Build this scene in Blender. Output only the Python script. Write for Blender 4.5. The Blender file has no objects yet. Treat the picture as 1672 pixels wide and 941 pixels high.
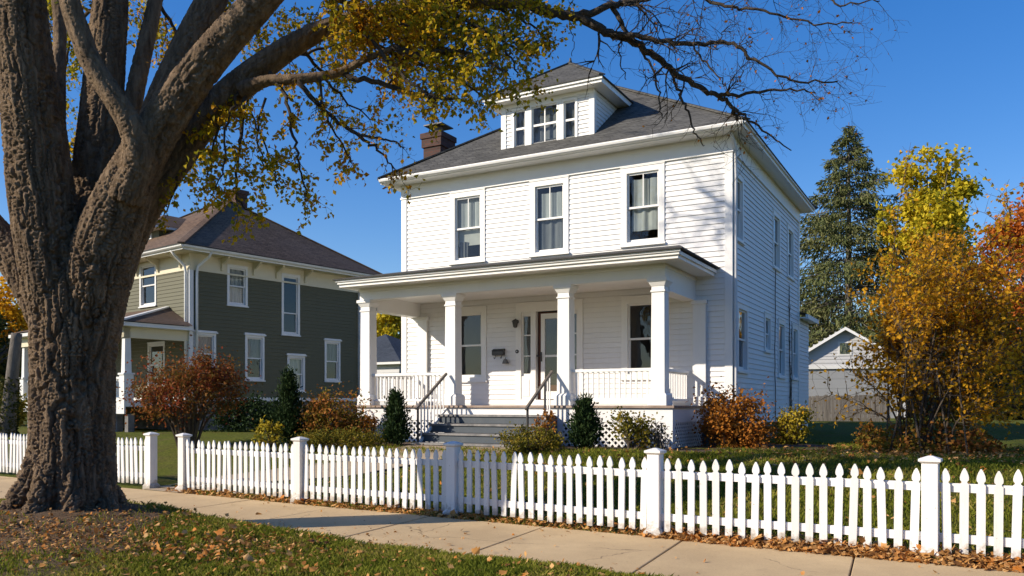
import bpy, bmesh, math, random
import numpy as np
from mathutils import Vector, Matrix, Euler, noise

# ------------------------------------------------------------------ camera, sky, sun, exposure
SC = bpy.context.scene
COL = SC.collection
F, PX, PY, EYE = 1353.0, 836.0, 660.0, 1.5          # focal length and horizon of the photograph, in its pixels
cam_d = bpy.data.cameras.new('camera')
cam = bpy.data.objects.new('camera', cam_d); COL.objects.link(cam)
cam.location = (0, 0, EYE); cam.rotation_euler = (math.pi / 2, 0, 0)
cam_d.sensor_width = 36.0; cam_d.lens = 36.0 * F / 1672.0
cam_d.shift_x = 0.0; cam_d.shift_y = (PY - 470.5) / 1672.0
cam_d.clip_start = 0.1; cam_d.clip_end = 3000
SC.camera = cam

SUN_AZ, SUN_EL = math.radians(16), math.radians(28)   # light travels along (cos az, sin az)
sdir = Vector((math.cos(SUN_AZ) * math.cos(SUN_EL), math.sin(SUN_AZ) * math.cos(SUN_EL), -math.sin(SUN_EL)))
w = bpy.data.worlds.new('World'); SC.world = w; w.use_nodes = True
nt = w.node_tree; nt.nodes.clear()
sky = nt.nodes.new('ShaderNodeTexSky'); sky.sky_type = 'NISHITA'; sky.sun_disc = False
sky.sun_elevation = SUN_EL; sky.sun_rotation = math.atan2(-sdir.x, -sdir.y) % (2 * math.pi)
sky.altitude = 200; sky.air_density = 1.0; sky.dust_density = 0.35; sky.ozone_density = 3.0
bg = nt.nodes.new('ShaderNodeBackground'); bg.inputs['Strength'].default_value = 0.13
wo = nt.nodes.new('ShaderNodeOutputWorld')
hs = nt.nodes.new('ShaderNodeHueSaturation'); hs.inputs['Saturation'].default_value = 1.58; hs.inputs['Value'].default_value = 1.42; hs.inputs['Hue'].default_value = .516
gm = nt.nodes.new('ShaderNodeGamma'); gm.inputs['Gamma'].default_value = .75
nt.links.new(sky.outputs[0], gm.inputs['Color']); nt.links.new(gm.outputs[0], hs.inputs['Color']); nt.links.new(hs.outputs[0], bg.inputs[0]); nt.links.new(bg.outputs[0], wo.inputs[0])
sl = bpy.data.lights.new('sun', 'SUN'); sl.energy = 5.0; sl.angle = math.radians(0.5); sl.color = (1.0, 0.885, 0.73)
sun = bpy.data.objects.new('sun', sl); COL.objects.link(sun)
sun.rotation_euler = sdir.to_track_quat('-Z', 'Y').to_euler(); sun.location = (-20, -10, 20)
vs = SC.view_settings
vs.view_transform = 'Standard'; vs.look = 'None'; vs.exposure = 0.38; vs.gamma = 1.0; vs.use_curve_mapping = False
SC.cycles.max_bounces = 8; SC.cycles.transparent_max_bounces = 12; SC.cycles.use_denoising = True

rnd = random.Random(11)
rng = np.random.default_rng(11)

# ------------------------------------------------------------------ helpers
def P(px, py, Y):
    """a point of the place at depth Y"""
    return Vector(((px - PX) / F * Y, Y, EYE + (PY - py) / F * Y))
def sstep(a, b, x):
    t = np.clip((np.asarray(x, float) - a) / (b - a), 0, 1); return t * t * (3 - 2 * t)
FN = (0.543, 0.840); FP = (1.633, 9.44)              # the fence line's normal and a point of it
TREE = (-5.13, 9.75)
def fdist(x, y): return (x - FP[0]) * FN[0] + (y - FP[1]) * FN[1]
def gz(x, y):
    x = np.asarray(x, float); y = np.asarray(y, float)
    d = fdist(x, y)
    z = 0.64 * sstep(0.25, 4.8, d) + 0.22 * sstep(9, 32, d)
    r2 = ((x - TREE[0]) / 1.9) ** 2 + ((y - TREE[1]) / 1.5) ** 2
    m = 0.34 * np.exp(-r2) + 0.05 * np.sin(x * 1.3 + 1) * np.sin(y * 1.1) + .03
    z = z + m * sstep(-2.02, -2.75, d)
    z = z - 0.05 * (sstep(-2.35, -2.15, d) - sstep(-0.12, 0.1, d))
    return z
def G(px, Y):
    x = (px - PX) / F * Y; return Vector((x, Y, float(gz(x, Y))))

def tag(o, label=None, cat=None, group=None, kind=None):
    if label: o['label'] = label
    if cat: o['category'] = cat
    if group: o['group'] = group
    if kind: o['kind'] = kind
    return o
def thing(name, label, cat, loc=(0, 0, 0), rz=0.0, group=None):
    o = bpy.data.objects.new(name, None); COL.objects.link(o)
    o.location = loc; o.rotation_euler = (0, 0, rz); o.empty_display_size = .2
    return tag(o, label, cat, group)
def link_mesh(name, me, mat, parent=None, smooth=False):
    o = bpy.data.objects.new(name, me); COL.objects.link(o)
    if mat is not None: me.materials.append(mat)
    if parent is not None: o.parent = parent
    if smooth: me.polygons.foreach_set('use_smooth', [True] * len(me.polygons))
    return o
def copy_tree(o, parent=None):
    c = o.copy(); COL.objects.link(c)
    if parent is not None: c.parent = parent
    for ch in o.children: copy_tree(ch, c)
    return c

class MB:
    def __init__(s): s.v = []; s.f = []; s.mi = {}
    def quad(s, a, b, c, d):
        n = len(s.v); s.v += [tuple(a), tuple(b), tuple(c), tuple(d)]; s.f.append((n, n + 1, n + 2, n + 3))
    def tri(s, a, b, c):
        n = len(s.v); s.v += [tuple(a), tuple(b), tuple(c)]; s.f.append((n, n + 1, n + 2))
    def hexa(s, p):
        n = len(s.v); s.v += [tuple(q) for q in p]
        for f in ((0, 3, 2, 1), (4, 5, 6, 7), (0, 1, 5, 4), (1, 2, 6, 5), (2, 3, 7, 6), (3, 0, 4, 7)):
            s.f.append(tuple(n + i for i in f))
    def box(s, x0, x1, y0, y1, z0, z1, T=None):
        p = [(x0, y0, z0), (x1, y0, z0), (x1, y1, z0), (x0, y1, z0), (x0, y0, z1), (x1, y0, z1), (x1, y1, z1), (x0, y1, z1)]
        if T: p = [T(*q) for q in p]
        s.hexa(p); return s
    def frustum(s, cx, cy, z0, z1, a0, a1, b0=None, b1=None):
        b0 = a0 if b0 is None else b0; b1 = a1 if b1 is None else b1
        s.hexa([(cx - a0, cy - b0, z0), (cx + a0, cy - b0, z0), (cx + a0, cy + b0, z0), (cx - a0, cy + b0, z0),
                (cx - a1, cy - b1, z1), (cx + a1, cy - b1, z1), (cx + a1, cy + b1, z1), (cx - a1, cy + b1, z1)]); return s
    def prism(s, outline, f0, f1):
        """outline: list of 2-D points; f0/f1 map a 2-D point onto the near and far face"""
        n = len(s.v); k = len(outline)
        s.v += [tuple(f0(*q)) for q in outline] + [tuple(f1(*q)) for q in outline]
        s.f.append(tuple(n + i for i in range(k))); s.f.append(tuple(n + 2 * k - 1 - i for i in range(k)))
        for i in range(k):
            j = (i + 1) % k; s.f.append((n + i, n + k + i, n + k + j, n + j))
        return s
    def bar(s, a, b, w, h, up=(0, 0, 1)):
        a = Vector(a); b = Vector(b); d = (b - a).normalized(); sd = d.cross(Vector(up))
        if sd.length < 1e-4: sd = d.cross(Vector((0, 1, 0)))
        sd.normalize(); u = sd.cross(d)
        sd *= w / 2; u *= h / 2
        s.hexa([a - sd - u, b - sd - u, b + sd - u, a + sd - u, a - sd + u, b - sd + u, b + sd + u, a + sd + u]); return s
    def tube(s, pts, rad, k=6, cap=True):
        pts = [Vector(p) for p in pts]; n0 = len(s.v); m = len(pts); nrm = None
        for i, p in enumerate(pts):
            t = (pts[min(i + 1, m - 1)] - pts[max(i - 1, 0)])
            t = t.normalized() if t.length > 1e-9 else Vector((0, 0, 1))
            if nrm is None:
                nrm = t.cross(Vector((0.31, 0.95, 0.02)))
                if nrm.length < .1: nrm = t.cross(Vector((1, 0, 0)))
            else: nrm = nrm - t * nrm.dot(t)
            nrm.normalize(); b = t.cross(nrm); r = rad[i] if hasattr(rad, '__len__') else rad
            for j in range(k):
                a = 2 * math.pi * j / k; q = p + (nrm * math.cos(a) + b * math.sin(a)) * r
                s.v.append((q.x, q.y, q.z))
        for i in range(m - 1):
            for j in range(k):
                a = n0 + i * k + j; b2 = n0 + i * k + (j + 1) % k
                s.f.append((a, b2, b2 + k, a + k))
        if cap:
            s.f.append(tuple(n0 + j for j in reversed(range(k)))); s.f.append(tuple(n0 + (m - 1) * k + j for j in range(k)))
        return s
    def mesh(s, name):
        me = bpy.data.meshes.new(name); me.from_pydata(s.v, [], s.f); me.update()
        for i, k in s.mi.items(): me.polygons[i].material_index = k
        return me
    def build(s, name, mat, parent=None, smooth=False, bevel=0):
        o = link_mesh(name, s.mesh(name), mat, parent, smooth)
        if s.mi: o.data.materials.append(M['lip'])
        if bevel:
            b = o.modifiers.new('bevel', 'BEVEL'); b.width = bevel; b.segments = 2; b.limit_method = 'ANGLE'
        return o

def np_mesh(name, V, Fc, mat, parent=None, smooth=False):
    V = np.asarray(V, np.float32); Fc = np.asarray(Fc, np.int32); k = Fc.shape[1]
    me = bpy.data.meshes.new(name); me.vertices.add(len(V)); me.vertices.foreach_set('co', V.ravel())
    me.loops.add(Fc.size); me.loops.foreach_set('vertex_index', Fc.ravel())
    me.polygons.add(len(Fc)); me.polygons.foreach_set('loop_start', np.arange(0, Fc.size, k, dtype=np.int32))
    me.polygons.foreach_set('loop_total', np.full(len(Fc), k, np.int32))
    me.update(calc_edges=True); me.validate()
    return link_mesh(name, me, mat, parent, smooth)

def litter_mesh(name, pts, size, mat):
    """fallen leaves: pointed, lobed, curled and of many sizes, lying every way up"""
    Pn = np.asarray(pts, float).reshape(-1, 3); n = len(Pn)
    d = rng.normal(size=(n, 3)); d[:, 2] *= .35; d = unit(d); nn = rng.normal(size=(n, 3)) * .55; nn[:, 2] += 1.0; sd = unit(np.cross(d, nn)); up = np.cross(sd, d)
    L = (size * np.exp(rng.normal(0, .38, n)))[:, None]; W = L * rng.uniform(.25, .62, (n, 1)); cl = rng.uniform(-.15, .5, (n, 1)) * W; ct = rng.uniform(-.3, .4, (n, 1)) * L
    prof = [(0, 0), (.22, .55), (.34, .95), (.50, .52), (.62, .72), (.80, .30)]
    k = len(prof); V = np.empty((n, 2 * k, 3))
    for i, (t, w_) in enumerate(prof):
        j = rng.uniform(.75, 1.25, (n, 1))
        if i == 0: V[:, 0] = Pn; continue
        V[:, i] = Pn + d * L * t + sd * W * w_ * j + up * (cl * w_ + ct * t * t); V[:, 2 * k - i] = Pn + d * L * t - sd * W * w_ * (2 - j) + up * (cl * w_ * 1.2 + ct * t * t)
    V[:, k] = Pn + d * L + up * ct
    b = (np.arange(n) * 2 * k)[:, None]; F_ = []
    for i in range(k):
        a, c = i, (2 * k - i) % (2 * k); a2, c2 = i + 1, 2 * k - i - 1
        if i == 0: F_.append([0, 1, 2 * k - 1])
        elif i == k - 1: F_.append([a, k, c])
        else: F_ += [[a, a2, c2], [a, c2, c]]
    Fc = np.concatenate([b + [f] for f in F_], 1).reshape(-1, 3)
    return np_mesh(name, V.reshape(-1, 3), Fc, mat)
def unit(a): return a / np.maximum(np.linalg.norm(a, axis=1, keepdims=True), 1e-9)
def leaf_mesh(name, pts, size, mat, parent=None, droop=0.5, width=0.75, flat=0.0, dirs=None, jitter=0.35):
    """many small folded leaves, one island each"""
    Pn = np.asarray(pts, float).reshape(-1, 3); n = len(Pn)
    d = rng.normal(size=(n, 3))
    if dirs is not None: d = d * 0.6 + np.asarray(dirs, float)
    d[:, 2] -= droop; d[:, 2] *= (1 - flat); d = unit(d)
    nn = rng.normal(size=(n, 3)); nn[:, 2] += 1.0 + flat * 6; sd = unit(np.cross(d, nn)); up = np.cross(sd, d)
    L = size * (1 + jitter * rng.uniform(-1, 1, n))[:, None]; W = L * width * .5
    fold = W * rng.uniform(.1, .7, (n, 1))
    curl = L * rng.uniform(-.25, .25, (n, 1))
    V = np.empty((n, 4, 3)); V[:, 0] = Pn; V[:, 1] = Pn + d * L * .5 + sd * W + up * fold
    V[:, 2] = Pn + d * L + up * curl; V[:, 3] = Pn + d * L * .5 - sd * W + up * fold
    b = (np.arange(n) * 4)[:, None]
    Fc = np.concatenate([b + np.array([[0, 1, 2]]), b + np.array([[0, 2, 3]])], 1).reshape(-1, 3)
    return np_mesh(name, V.reshape(-1, 3), Fc, mat, parent)

# ------------------------------------------------------------------ materials
def new_mat(name):
    m = bpy.data.materials.new(name); m.use_nodes = True; t = m.node_tree; t.nodes.clear()
    out = t.nodes.new('ShaderNodeOutputMaterial'); return m, t, out
def nd(t, typ, **kw):
    n = t.nodes.new(typ)
    for k, v in kw.items():
        if k in n.inputs: n.inputs[k].default_value = v
        else: setattr(n, k, v)
    return n
def c4(c): return (c[0], c[1], c[2], 1.0)
def ramp(t, fac, stops, interp='LINEAR'):
    r = t.nodes.new('ShaderNodeValToRGB'); r.color_ramp.interpolation = interp
    e = r.color_ramp.elements
    while len(e) < len(stops): e.new(.5)
    for i, (p, c) in enumerate(stops): e[i].position = p; e[i].color = c4(c)
    t.links.new(fac, r.inputs[0]); return r.outputs[0]
def noise_n(t, scale, detail=4, vec=None, rough=.6):
    n = nd(t, 'ShaderNodeTexNoise'); n.inputs['Scale'].default_value = scale
    n.inputs['Detail'].default_value = detail; n.inputs['Roughness'].default_value = rough
    if vec is not None: t.links.new(vec, n.inputs['Vector'])
    return n.outputs['Fac']
def scaled(t, sx, sy, sz, out='Object'):
    tc = nd(t, 'ShaderNodeTexCoord'); mp = nd(t, 'ShaderNodeMapping'); mp.inputs['Scale'].default_value = (sx, sy, sz)
    t.links.new(tc.outputs[out], mp.inputs[0]); return mp.outputs[0]
def mixc(t, fac, a, b, blend='MIX'):
    m = nd(t, 'ShaderNodeMix', data_type='RGBA', blend_type=blend)
    for sock, v in ((m.inputs[0], fac), (m.inputs[6], a), (m.inputs[7], b)):
        if isinstance(v, (int, float)): sock.default_value = v
        elif isinstance(v, tuple): sock.default_value = c4(v)
        else: t.links.new(v, sock)
    return m.outputs[2]
def bump(t, h, strength=.3, dist=.01):
    b = nd(t, 'ShaderNodeBump'); b.inputs['Strength'].default_value = strength; b.inputs['Distance'].default_value = dist
    t.links.new(h, b.inputs['Height']); return b.outputs[0]
def plain(name, a, b=None, rough=.6, scale=(3, 3, 3), bumpy=0.0, bdist=.01, metal=0.0, detail=5, lo=.35, hi=.65, spec=.5):
    m, t, out = new_mat(name); b = b or tuple(min(1, x * 1.15) for x in a)
    v = scaled(t, *scale); f = noise_n(t, 1.0, detail, v)
    col = ramp(t, f, [(lo, a), (hi, b)])
    p = nd(t, 'ShaderNodeBsdfPrincipled'); p.inputs['Roughness'].default_value = rough; p.inputs['Metallic'].default_value = metal
    p.inputs['Specular IOR Level'].default_value = spec
    t.links.new(col, p.inputs['Base Color'])
    if bumpy: t.links.new(bump(t, noise_n(t, 9.0, 6, v), bumpy, bdist), p.inputs['Normal'])
    t.links.new(p.outputs[0], out.inputs[0]); return m
def paint(name, base, dirt, rough=.5, streak=.5):
    """weathered house paint: faint vertical streaks and blotches with shapes of their own"""
    m, t, out = new_mat(name)
    v1 = scaled(t, 5, 5, .7); v2 = scaled(t, 1.1, 1.1, 1.1); v3 = scaled(t, 40, 40, 8)
    a = noise_n(t, 1.0, 6, v1, .65); b = noise_n(t, 1.0, 5, v2, .6); c = noise_n(t, 1.0, 3, v3)
    f1 = ramp(t, a, [(.52, (0, 0, 0)), (.78, (1, 1, 1))]); f2 = ramp(t, b, [(.45, (0, 0, 0)), (.8, (1, 1, 1))])
    f3 = ramp(t, c, [(.6, (0, 0, 0)), (.8, (1, 1, 1))])
    mm = nd(t, 'ShaderNodeMath', operation='MULTIPLY_ADD'); t.links.new(f1, mm.inputs[0]); mm.inputs[1].default_value = .45 * streak
    m2 = nd(t, 'ShaderNodeMath', operation='MULTIPLY'); t.links.new(f2, m2.inputs[0]); m2.inputs[1].default_value = .4 * streak
    t.links.new(m2.outputs[0], mm.inputs[2])
    m3 = nd(t, 'ShaderNodeMath', operation='MULTIPLY_ADD'); t.links.new(f3, m3.inputs[0]); m3.inputs[1].default_value = .2 * streak
    t.links.new(mm.outputs[0], m3.inputs[2])
    col = mixc(t, m3.outputs[0], base, dirt)
    p = nd(t, 'ShaderNodeBsdfPrincipled'); p.inputs['Roughness'].default_value = rough; p.inputs['Specular IOR Level'].default_value = .35
    t.links.new(col, p.inputs['Base Color']); t.links.new(bump(t, b, .05, .01), p.inputs['Normal'])
    t.links.new(p.outputs[0], out.inputs[0]); return m
def shingles(name, c1, c2, gap, stain):
    m, t, out = new_mat(name)
    tc = nd(t, 'ShaderNodeTexCoord'); sp = nd(t, 'ShaderNodeSeparateXYZ'); t.links.new(tc.outputs['Object'], sp.inputs[0])
    ad = nd(t, 'ShaderNodeMath', operation='ADD'); t.links.new(sp.outputs[0], ad.inputs[0]); t.links.new(sp.outputs[1], ad.inputs[1])
    mz = nd(t, 'ShaderNodeMath', operation='MULTIPLY'); t.links.new(sp.outputs[2], mz.inputs[0]); mz.inputs[1].default_value = 1.75
    cb = nd(t, 'ShaderNodeCombineXYZ'); t.links.new(ad.outputs[0], cb.inputs[0]); t.links.new(mz.outputs[0], cb.inputs[1])
    br = nd(t, 'ShaderNodeTexBrick'); t.links.new(cb.outputs[0], br.inputs['Vector'])
    br.inputs['Scale'].default_value = 1.0; br.inputs['Brick Width'].default_value = .28; br.inputs['Row Height'].default_value = .145
    br.inputs['Mortar Size'].default_value = .010; br.inputs['Mortar Smooth'].default_value = .3; br.inputs['Bias'].default_value = 0
    br.inputs['Color1'].default_value = c4(c1); br.inputs['Color2'].default_value = c4(c2); br.inputs['Mortar'].default_value = c4(gap)
    f = ramp(t, noise_n(t, .9, 6), [(.42, (0, 0, 0)), (.75, (1, 1, 1))])
    g = noise_n(t, 45, 3)
    col = mixc(t, f, br.outputs[0], stain); col = mixc(t, .35, col, ramp(t, g, [(.3, tuple(x * .5 for x in c1)), (.7, tuple(min(1, x * 1.6) for x in c2))]))
    p = nd(t, 'ShaderNodeBsdfPrincipled'); p.inputs['Roughness'].default_value = .9; p.inputs['Specular IOR Level'].default_value = .2
    t.links.new(col, p.inputs['Base Color'])
    inv = nd(t, 'ShaderNodeMath', operation='SUBTRACT'); inv.inputs[0].default_value = 1; t.links.new(br.outputs['Fac'], inv.inputs[1])
    t.links.new(bump(t, inv.outputs[0], .6, .02), p.inputs['Normal'])
    t.links.new(p.outputs[0], out.inputs[0]); return m
def bricks(name):
    m, t, out = new_mat(name)
    tc = nd(t, 'ShaderNodeTexCoord'); sp = nd(t, 'ShaderNodeSeparateXYZ'); t.links.new(tc.outputs['Object'], sp.inputs[0])
    ad = nd(t, 'ShaderNodeMath', operation='ADD'); t.links.new(sp.outputs[0], ad.inputs[0]); t.links.new(sp.outputs[1], ad.inputs[1])
    cb = nd(t, 'ShaderNodeCombineXYZ'); t.links.new(ad.outputs[0], cb.inputs[0]); t.links.new(sp.outputs[2], cb.inputs[1])
    br = nd(t, 'ShaderNodeTexBrick'); t.links.new(cb.outputs[0], br.inputs['Vector']); br.inputs['Scale'].default_value = 1
    br.inputs['Brick Width'].default_value = .21; br.inputs['Row Height'].default_value = .075; br.inputs['Mortar Size'].default_value = .008
    br.inputs['Color1'].default_value = (.05, .022, .017, 1); br.inputs['Color2'].default_value = (.10, .042, .03, 1); br.inputs['Mortar'].default_value = (.05, .042, .037, 1)
    p = nd(t, 'ShaderNodeBsdfPrincipled'); p.inputs['Roughness'].default_value = .9
    t.links.new(br.outputs[0], p.inputs['Base Color']); t.links.new(p.outputs[0], out.inputs[0]); return m
def leaf_mat(name, cols, transl=.4, clump=1.2, rough=.55):
    m, t, out = new_mat(name)
    ge = nd(t, 'ShaderNodeNewGeometry'); n = noise_n(t, clump, 3, scaled(t, 1, 1, 1))
    r2 = nd(t, 'ShaderNodeMapRange'); t.links.new(n, r2.inputs[0]); r2.inputs[1].default_value = .3; r2.inputs[2].default_value = .7
    mx = nd(t, 'ShaderNodeMix', data_type='FLOAT'); mx.inputs[0].default_value = .5
    t.links.new(ge.outputs['Random Per Island'], mx.inputs[2]); t.links.new(r2.outputs[0], mx.inputs[3])
    k = len(cols); col = ramp(t, mx.outputs[0], [(.12 + .76 * i / (k - 1), c) for i, c in enumerate(cols)])
    p = nd(t, 'ShaderNodeBsdfPrincipled'); p.inputs['Roughness'].default_value = max(rough, .65); p.inputs['Specular IOR Level'].default_value = .1
    t.links.new(col, p.inputs['Base Color'])
    if transl:
        tr = nd(t, 'ShaderNodeBsdfTranslucent'); t.links.new(col, tr.inputs[0])
        ms = nd(t, 'ShaderNodeMixShader'); ms.inputs[0].default_value = transl
        t.links.new(p.outputs[0], ms.inputs[1]); t.links.new(tr.outputs[0], ms.inputs[2]); t.links.new(ms.outputs[0], out.inputs[0])
    else: t.links.new(p.outputs[0], out.inputs[0])
    return m
def glass_mat(name, tint=(.75, .8, .8), ior=1.6):
    m, t, out = new_mat(name)
    tr = nd(t, 'ShaderNodeBsdfTransparent'); tr.inputs[0].default_value = c4(tint)
    gl = nd(t, 'ShaderNodeBsdfGlossy'); gl.inputs['Roughness'].default_value = .02
    lw = nd(t, 'ShaderNodeLayerWeight'); fr = nd(t, 'ShaderNodeMath', operation='POWER'); t.links.new(lw.outputs['Facing'], fr.inputs[0]); fr.inputs[1].default_value = 3.6
    wob = noise_n(t, 2.2, 2, scaled(t, 1, 1, .6)); b = bump(t, wob, .10, .03)
    t.links.new(b, gl.inputs['Normal'])
    mu = nd(t, 'ShaderNodeMath', operation='MULTIPLY_ADD', use_clamp=True); t.links.new(fr.outputs[0], mu.inputs[0]); mu.inputs[1].default_value = .9; mu.inputs[2].default_value = .065
    ms = nd(t, 'ShaderNodeMixShader'); t.links.new(mu.outputs[0], ms.inputs[0])
    t.links.new(tr.outputs[0], ms.inputs[1]); t.links.new(gl.outputs[0], ms.inputs[2]); t.links.new(ms.outputs[0], out.inputs[0]); return m
def bark_mat(name, dark, light, scale=(6, 6, 1.2), lichen=None):
    m, t, out = new_mat(name)
    v = scaled(t, *scale); a = noise_n(t, 1.6, 7, v, .7); b = noise_n(t, 1.2, 4, scaled(t, 1, 1, 1))
    col = ramp(t, a, [(.3, dark), (.7, light)])
    if lichen: col = mixc(t, ramp(t, b, [(.55, (0, 0, 0)), (.75, (.6, .6, .6))]), col, lichen)
    p = nd(t, 'ShaderNodeBsdfPrincipled'); p.inputs['Roughness'].default_value = .9; p.inputs['Specular IOR Level'].default_value = .2
    t.links.new(col, p.inputs['Base Color']); t.links.new(bump(t, noise_n(t, 4.0, 10, v, .8), 1.0, .05), p.inputs['Normal'])
    t.links.new(p.outputs[0], out.inputs[0]); return m

M = {}
M['white'] = paint('white_paint', (.81, .80, .78), (.55, .53, .48), .5, .36)
M['lip'] = plain('board_underside_shade', (.38, .355, .32), (.52, .49, .44), .8, (4, 4, 4))  # darker tone on the board undersides, painting in the shadow line of each course
M['trim'] = paint('white_trim_paint', (.83, .82, .79), (.55, .52, .46), .45, .25)
def fence_paint():
    """old fence paint: each board a little different, nail heads' rust, scuffs and mud thrown up from the verge"""
    m, t, out = new_mat('white_fence_paint')
    oi = nd(t, 'ShaderNodeObjectInfo'); base = ramp(t, oi.outputs['Random'], [(0, (.68, .665, .63)), (.5, (.76, .75, .72)), (1, (.80, .79, .77))])
    ge = nd(t, 'ShaderNodeNewGeometry'); mp = nd(t, 'ShaderNodeMapping'); mp.inputs['Scale'].default_value = (16, 16, 2.2); t.links.new(ge.outputs['Position'], mp.inputs[0])
    grain = ramp(t, noise_n(t, 1.0, 6, mp.outputs[0], .7), [(.52, (0, 0, 0)), (.8, (.5, .5, .5))]); col = mixc(t, grain, base, (.48, .45, .40))
    chip = ramp(t, noise_n(t, 22, 4, ge.outputs['Position'], .7), [(.66, (0, 0, 0)), (.70, (.8, .8, .8))]); col = mixc(t, chip, col, (.33, .28, .22))
    sp = nd(t, 'ShaderNodeSeparateXYZ'); t.links.new(ge.outputs['Position'], sp.inputs[0])
    mz = nd(t, 'ShaderNodeMath', operation='MULTIPLY_ADD'); t.links.new(noise_n(t, 9, 5, ge.outputs['Position'], .7), mz.inputs[0]); mz.inputs[1].default_value = -.55; t.links.new(sp.outputs[2], mz.inputs[2])
    mud = ramp(t, mz.outputs[0], [(.0, (.75, .75, .75)), (.02, (0, 0, 0))], 'LINEAR'); m2 = nd(t, 'ShaderNodeMapRange'); t.links.new(mz.outputs[0], m2.inputs[0]); m2.inputs[1].default_value = -.22; m2.inputs[2].default_value = -.12; m2.inputs[3].default_value = .7; m2.inputs[4].default_value = 0
    col = mixc(t, m2.outputs[0], col, (.26, .21, .14))
    p = nd(t, 'ShaderNodeBsdfPrincipled'); p.inputs['Roughness'].default_value = .55; p.inputs['Specular IOR Level'].default_value = .3
    t.links.new(col, p.inputs['Base Color']); t.links.new(bump(t, noise_n(t, 1.0, 6, mp.outputs[0], .7), .25, .006), p.inputs['Normal']); t.links.new(p.outputs[0], out.inputs[0]); return m
M['fence'] = fence_paint()
M['roof'] = shingles('grey_shingles', (.052, .051, .047), (.10, .098, .09), (.018, .018, .018), (.13, .127, .118))
M['roof_brown'] = shingles('brown_shingles', (.088, .054, .034), (.155, .10, .064), (.02, .016, .014), (.15, .12, .10))
M['roof_blue'] = shingles('slate_shingles', (.03, .037, .05), (.05, .06, .075), (.015, .02, .025), (.06, .07, .09))
M['drip'] = plain('roof_edge', (.03, .03, .03), (.06, .058, .055), .8)
M['brick'] = bricks('sooty_brick')
M['glass'] = glass_mat('window_glass')
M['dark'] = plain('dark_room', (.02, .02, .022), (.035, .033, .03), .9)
M['curtain'] = plain('curtain_cloth', (.36, .365, .35), (.50, .50, .47), .9, (9, 9, 1))
M['lace'] = plain('grey_curtain', (.14, .14, .14), (.22, .22, .22), .9, (9, 9, 1))
M['shade_cloth'] = plain('roller_shade', (.45, .43, .38), (.55, .53, .47), .8)
M['floor_wood'] = plain('porch_boards', (.22, .15, .11), (.36, .27, .21), .6, (2, 14, 2), .2)
M['step'] = paint('grey_step_paint', (.065, .08, .095), (.17, .17, .17), .6, .6)
M['step_edge'] = plain('worn_step_edge', (.12, .12, .12), (.26, .245, .23), .7, (6, 6, 6))
M['iron'] = plain('dark_iron', (.03, .03, .03), (.06, .055, .05), .5)
M['rail_wood'] = plain('weathered_handrail', (.09, .075, .06), (.17, .145, .12), .7, (4, 4, 4))
M['red_door'] = plain('red_brown_door', (.12, .042, .026), (.17, .06, .038), .45)
M['green'] = paint('olive_siding', (.095, .092, .050), (.066, .063, .038), .6, .6)
M['cream'] = paint('cream_trim', (.62, .57, .42), (.42, .38, .28), .55, .5)
M['gtrim'] = paint('grey_white_trim', (.68, .68, .66), (.45, .44, .4), .5, .5)
M['stone'] = plain('foundation_stone', (.10, .095, .09), (.2, .19, .18), .9, (4, 4, 6), .5, .03)
M['greywood'] = plain('grey_boards', (.075, .066, .058), (.15, .135, .115), .85, (14, 14, 1.5), .4)
M['garage'] = paint('grey_white_siding', (.52, .52, .52), (.45, .45, .43), .6, .5)
M['garage_door'] = paint('faded_garage_door', (.27, .28, .29), (.2, .2, .2), .6, .5)
M['bark'] = bark_mat('furrowed_bark', (.075, .050, .032), (.38, .265, .165), (7, 7, 1.2))
M['branch'] = bark_mat('branch_bark', (.06, .045, .033), (.15, .12, .09), (12, 12, 12), (.20, .15, .06))
M['stem'] = bark_mat('shrub_stem', (.08, .06, .045), (.19, .15, .11), (14, 14, 8))
M['greybark'] = bark_mat('grey_bark', (.10, .09, .075), (.24, .21, .18), (8, 8, 2))
M['maple'] = leaf_mat('maple_leaves', [(.11, .125, .013), (.25, .24, .016), (.52, .39, .02), (.56, .32, .016), (.46, .19, .012)], .5, .55)
M['yellow'] = leaf_mat('yellow_leaves', [(.16, .17, .015), (.40, .34, .02), (.62, .48, .03), (.70, .52, .04)], .4, .35)
M['amber'] = leaf_mat('amber_leaves', [(.32, .15, .012), (.60, .30, .016), (.74, .42, .022), (.68, .27, .016)], .45, .8)
M['orange'] = leaf_mat('orange_leaves', [(.28, .07, .012), (.48, .14, .02), (.58, .20, .03), (.40, .08, .02)], .45, .5)
M['rust'] = leaf_mat('rust_leaves', [(.14, .075, .015), (.34, .14, .022), (.48, .19, .03), (.38, .11, .02)], .35, 2.5)
M['rustgreen'] = leaf_mat('rust_green_leaves', [(.09, .10, .015), (.20, .15, .02), (.38, .16, .035), (.42, .14, .04)], .35, 2.2)
M['burgundy'] = leaf_mat('burgundy_leaves', [(.09, .075, .015), (.20, .10, .02), (.27, .08, .022), (.28, .05, .025)], .35, 1.5)
M['gold'] = leaf_mat('gold_leaves', [(.12, .13, .015), (.32, .26, .02), (.5, .36, .03), (.5, .42, .08)], .4, 3)
M['olive'] = leaf_mat('olive_leaves', [(.06, .07, .012), (.14, .135, .02), (.26, .21, .025), (.32, .20, .03)], .35, 3)
M['evergreen'] = leaf_mat('dark_evergreen', [(.012, .028, .010), (.022, .045, .014), (.035, .06, .018), (.05, .075, .025)], .15, 4)
M['spruce'] = leaf_mat('spruce_needles', [(.06, .075, .028), (.10, .12, .042), (.15, .155, .06), (.20, .19, .08)], .15, .6)
M['backgreen'] = leaf_mat('background_leaves', [(.025, .04, .012), (.05, .06, .016), (.09, .085, .02), (.16, .12, .02)], .3, .4)
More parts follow.
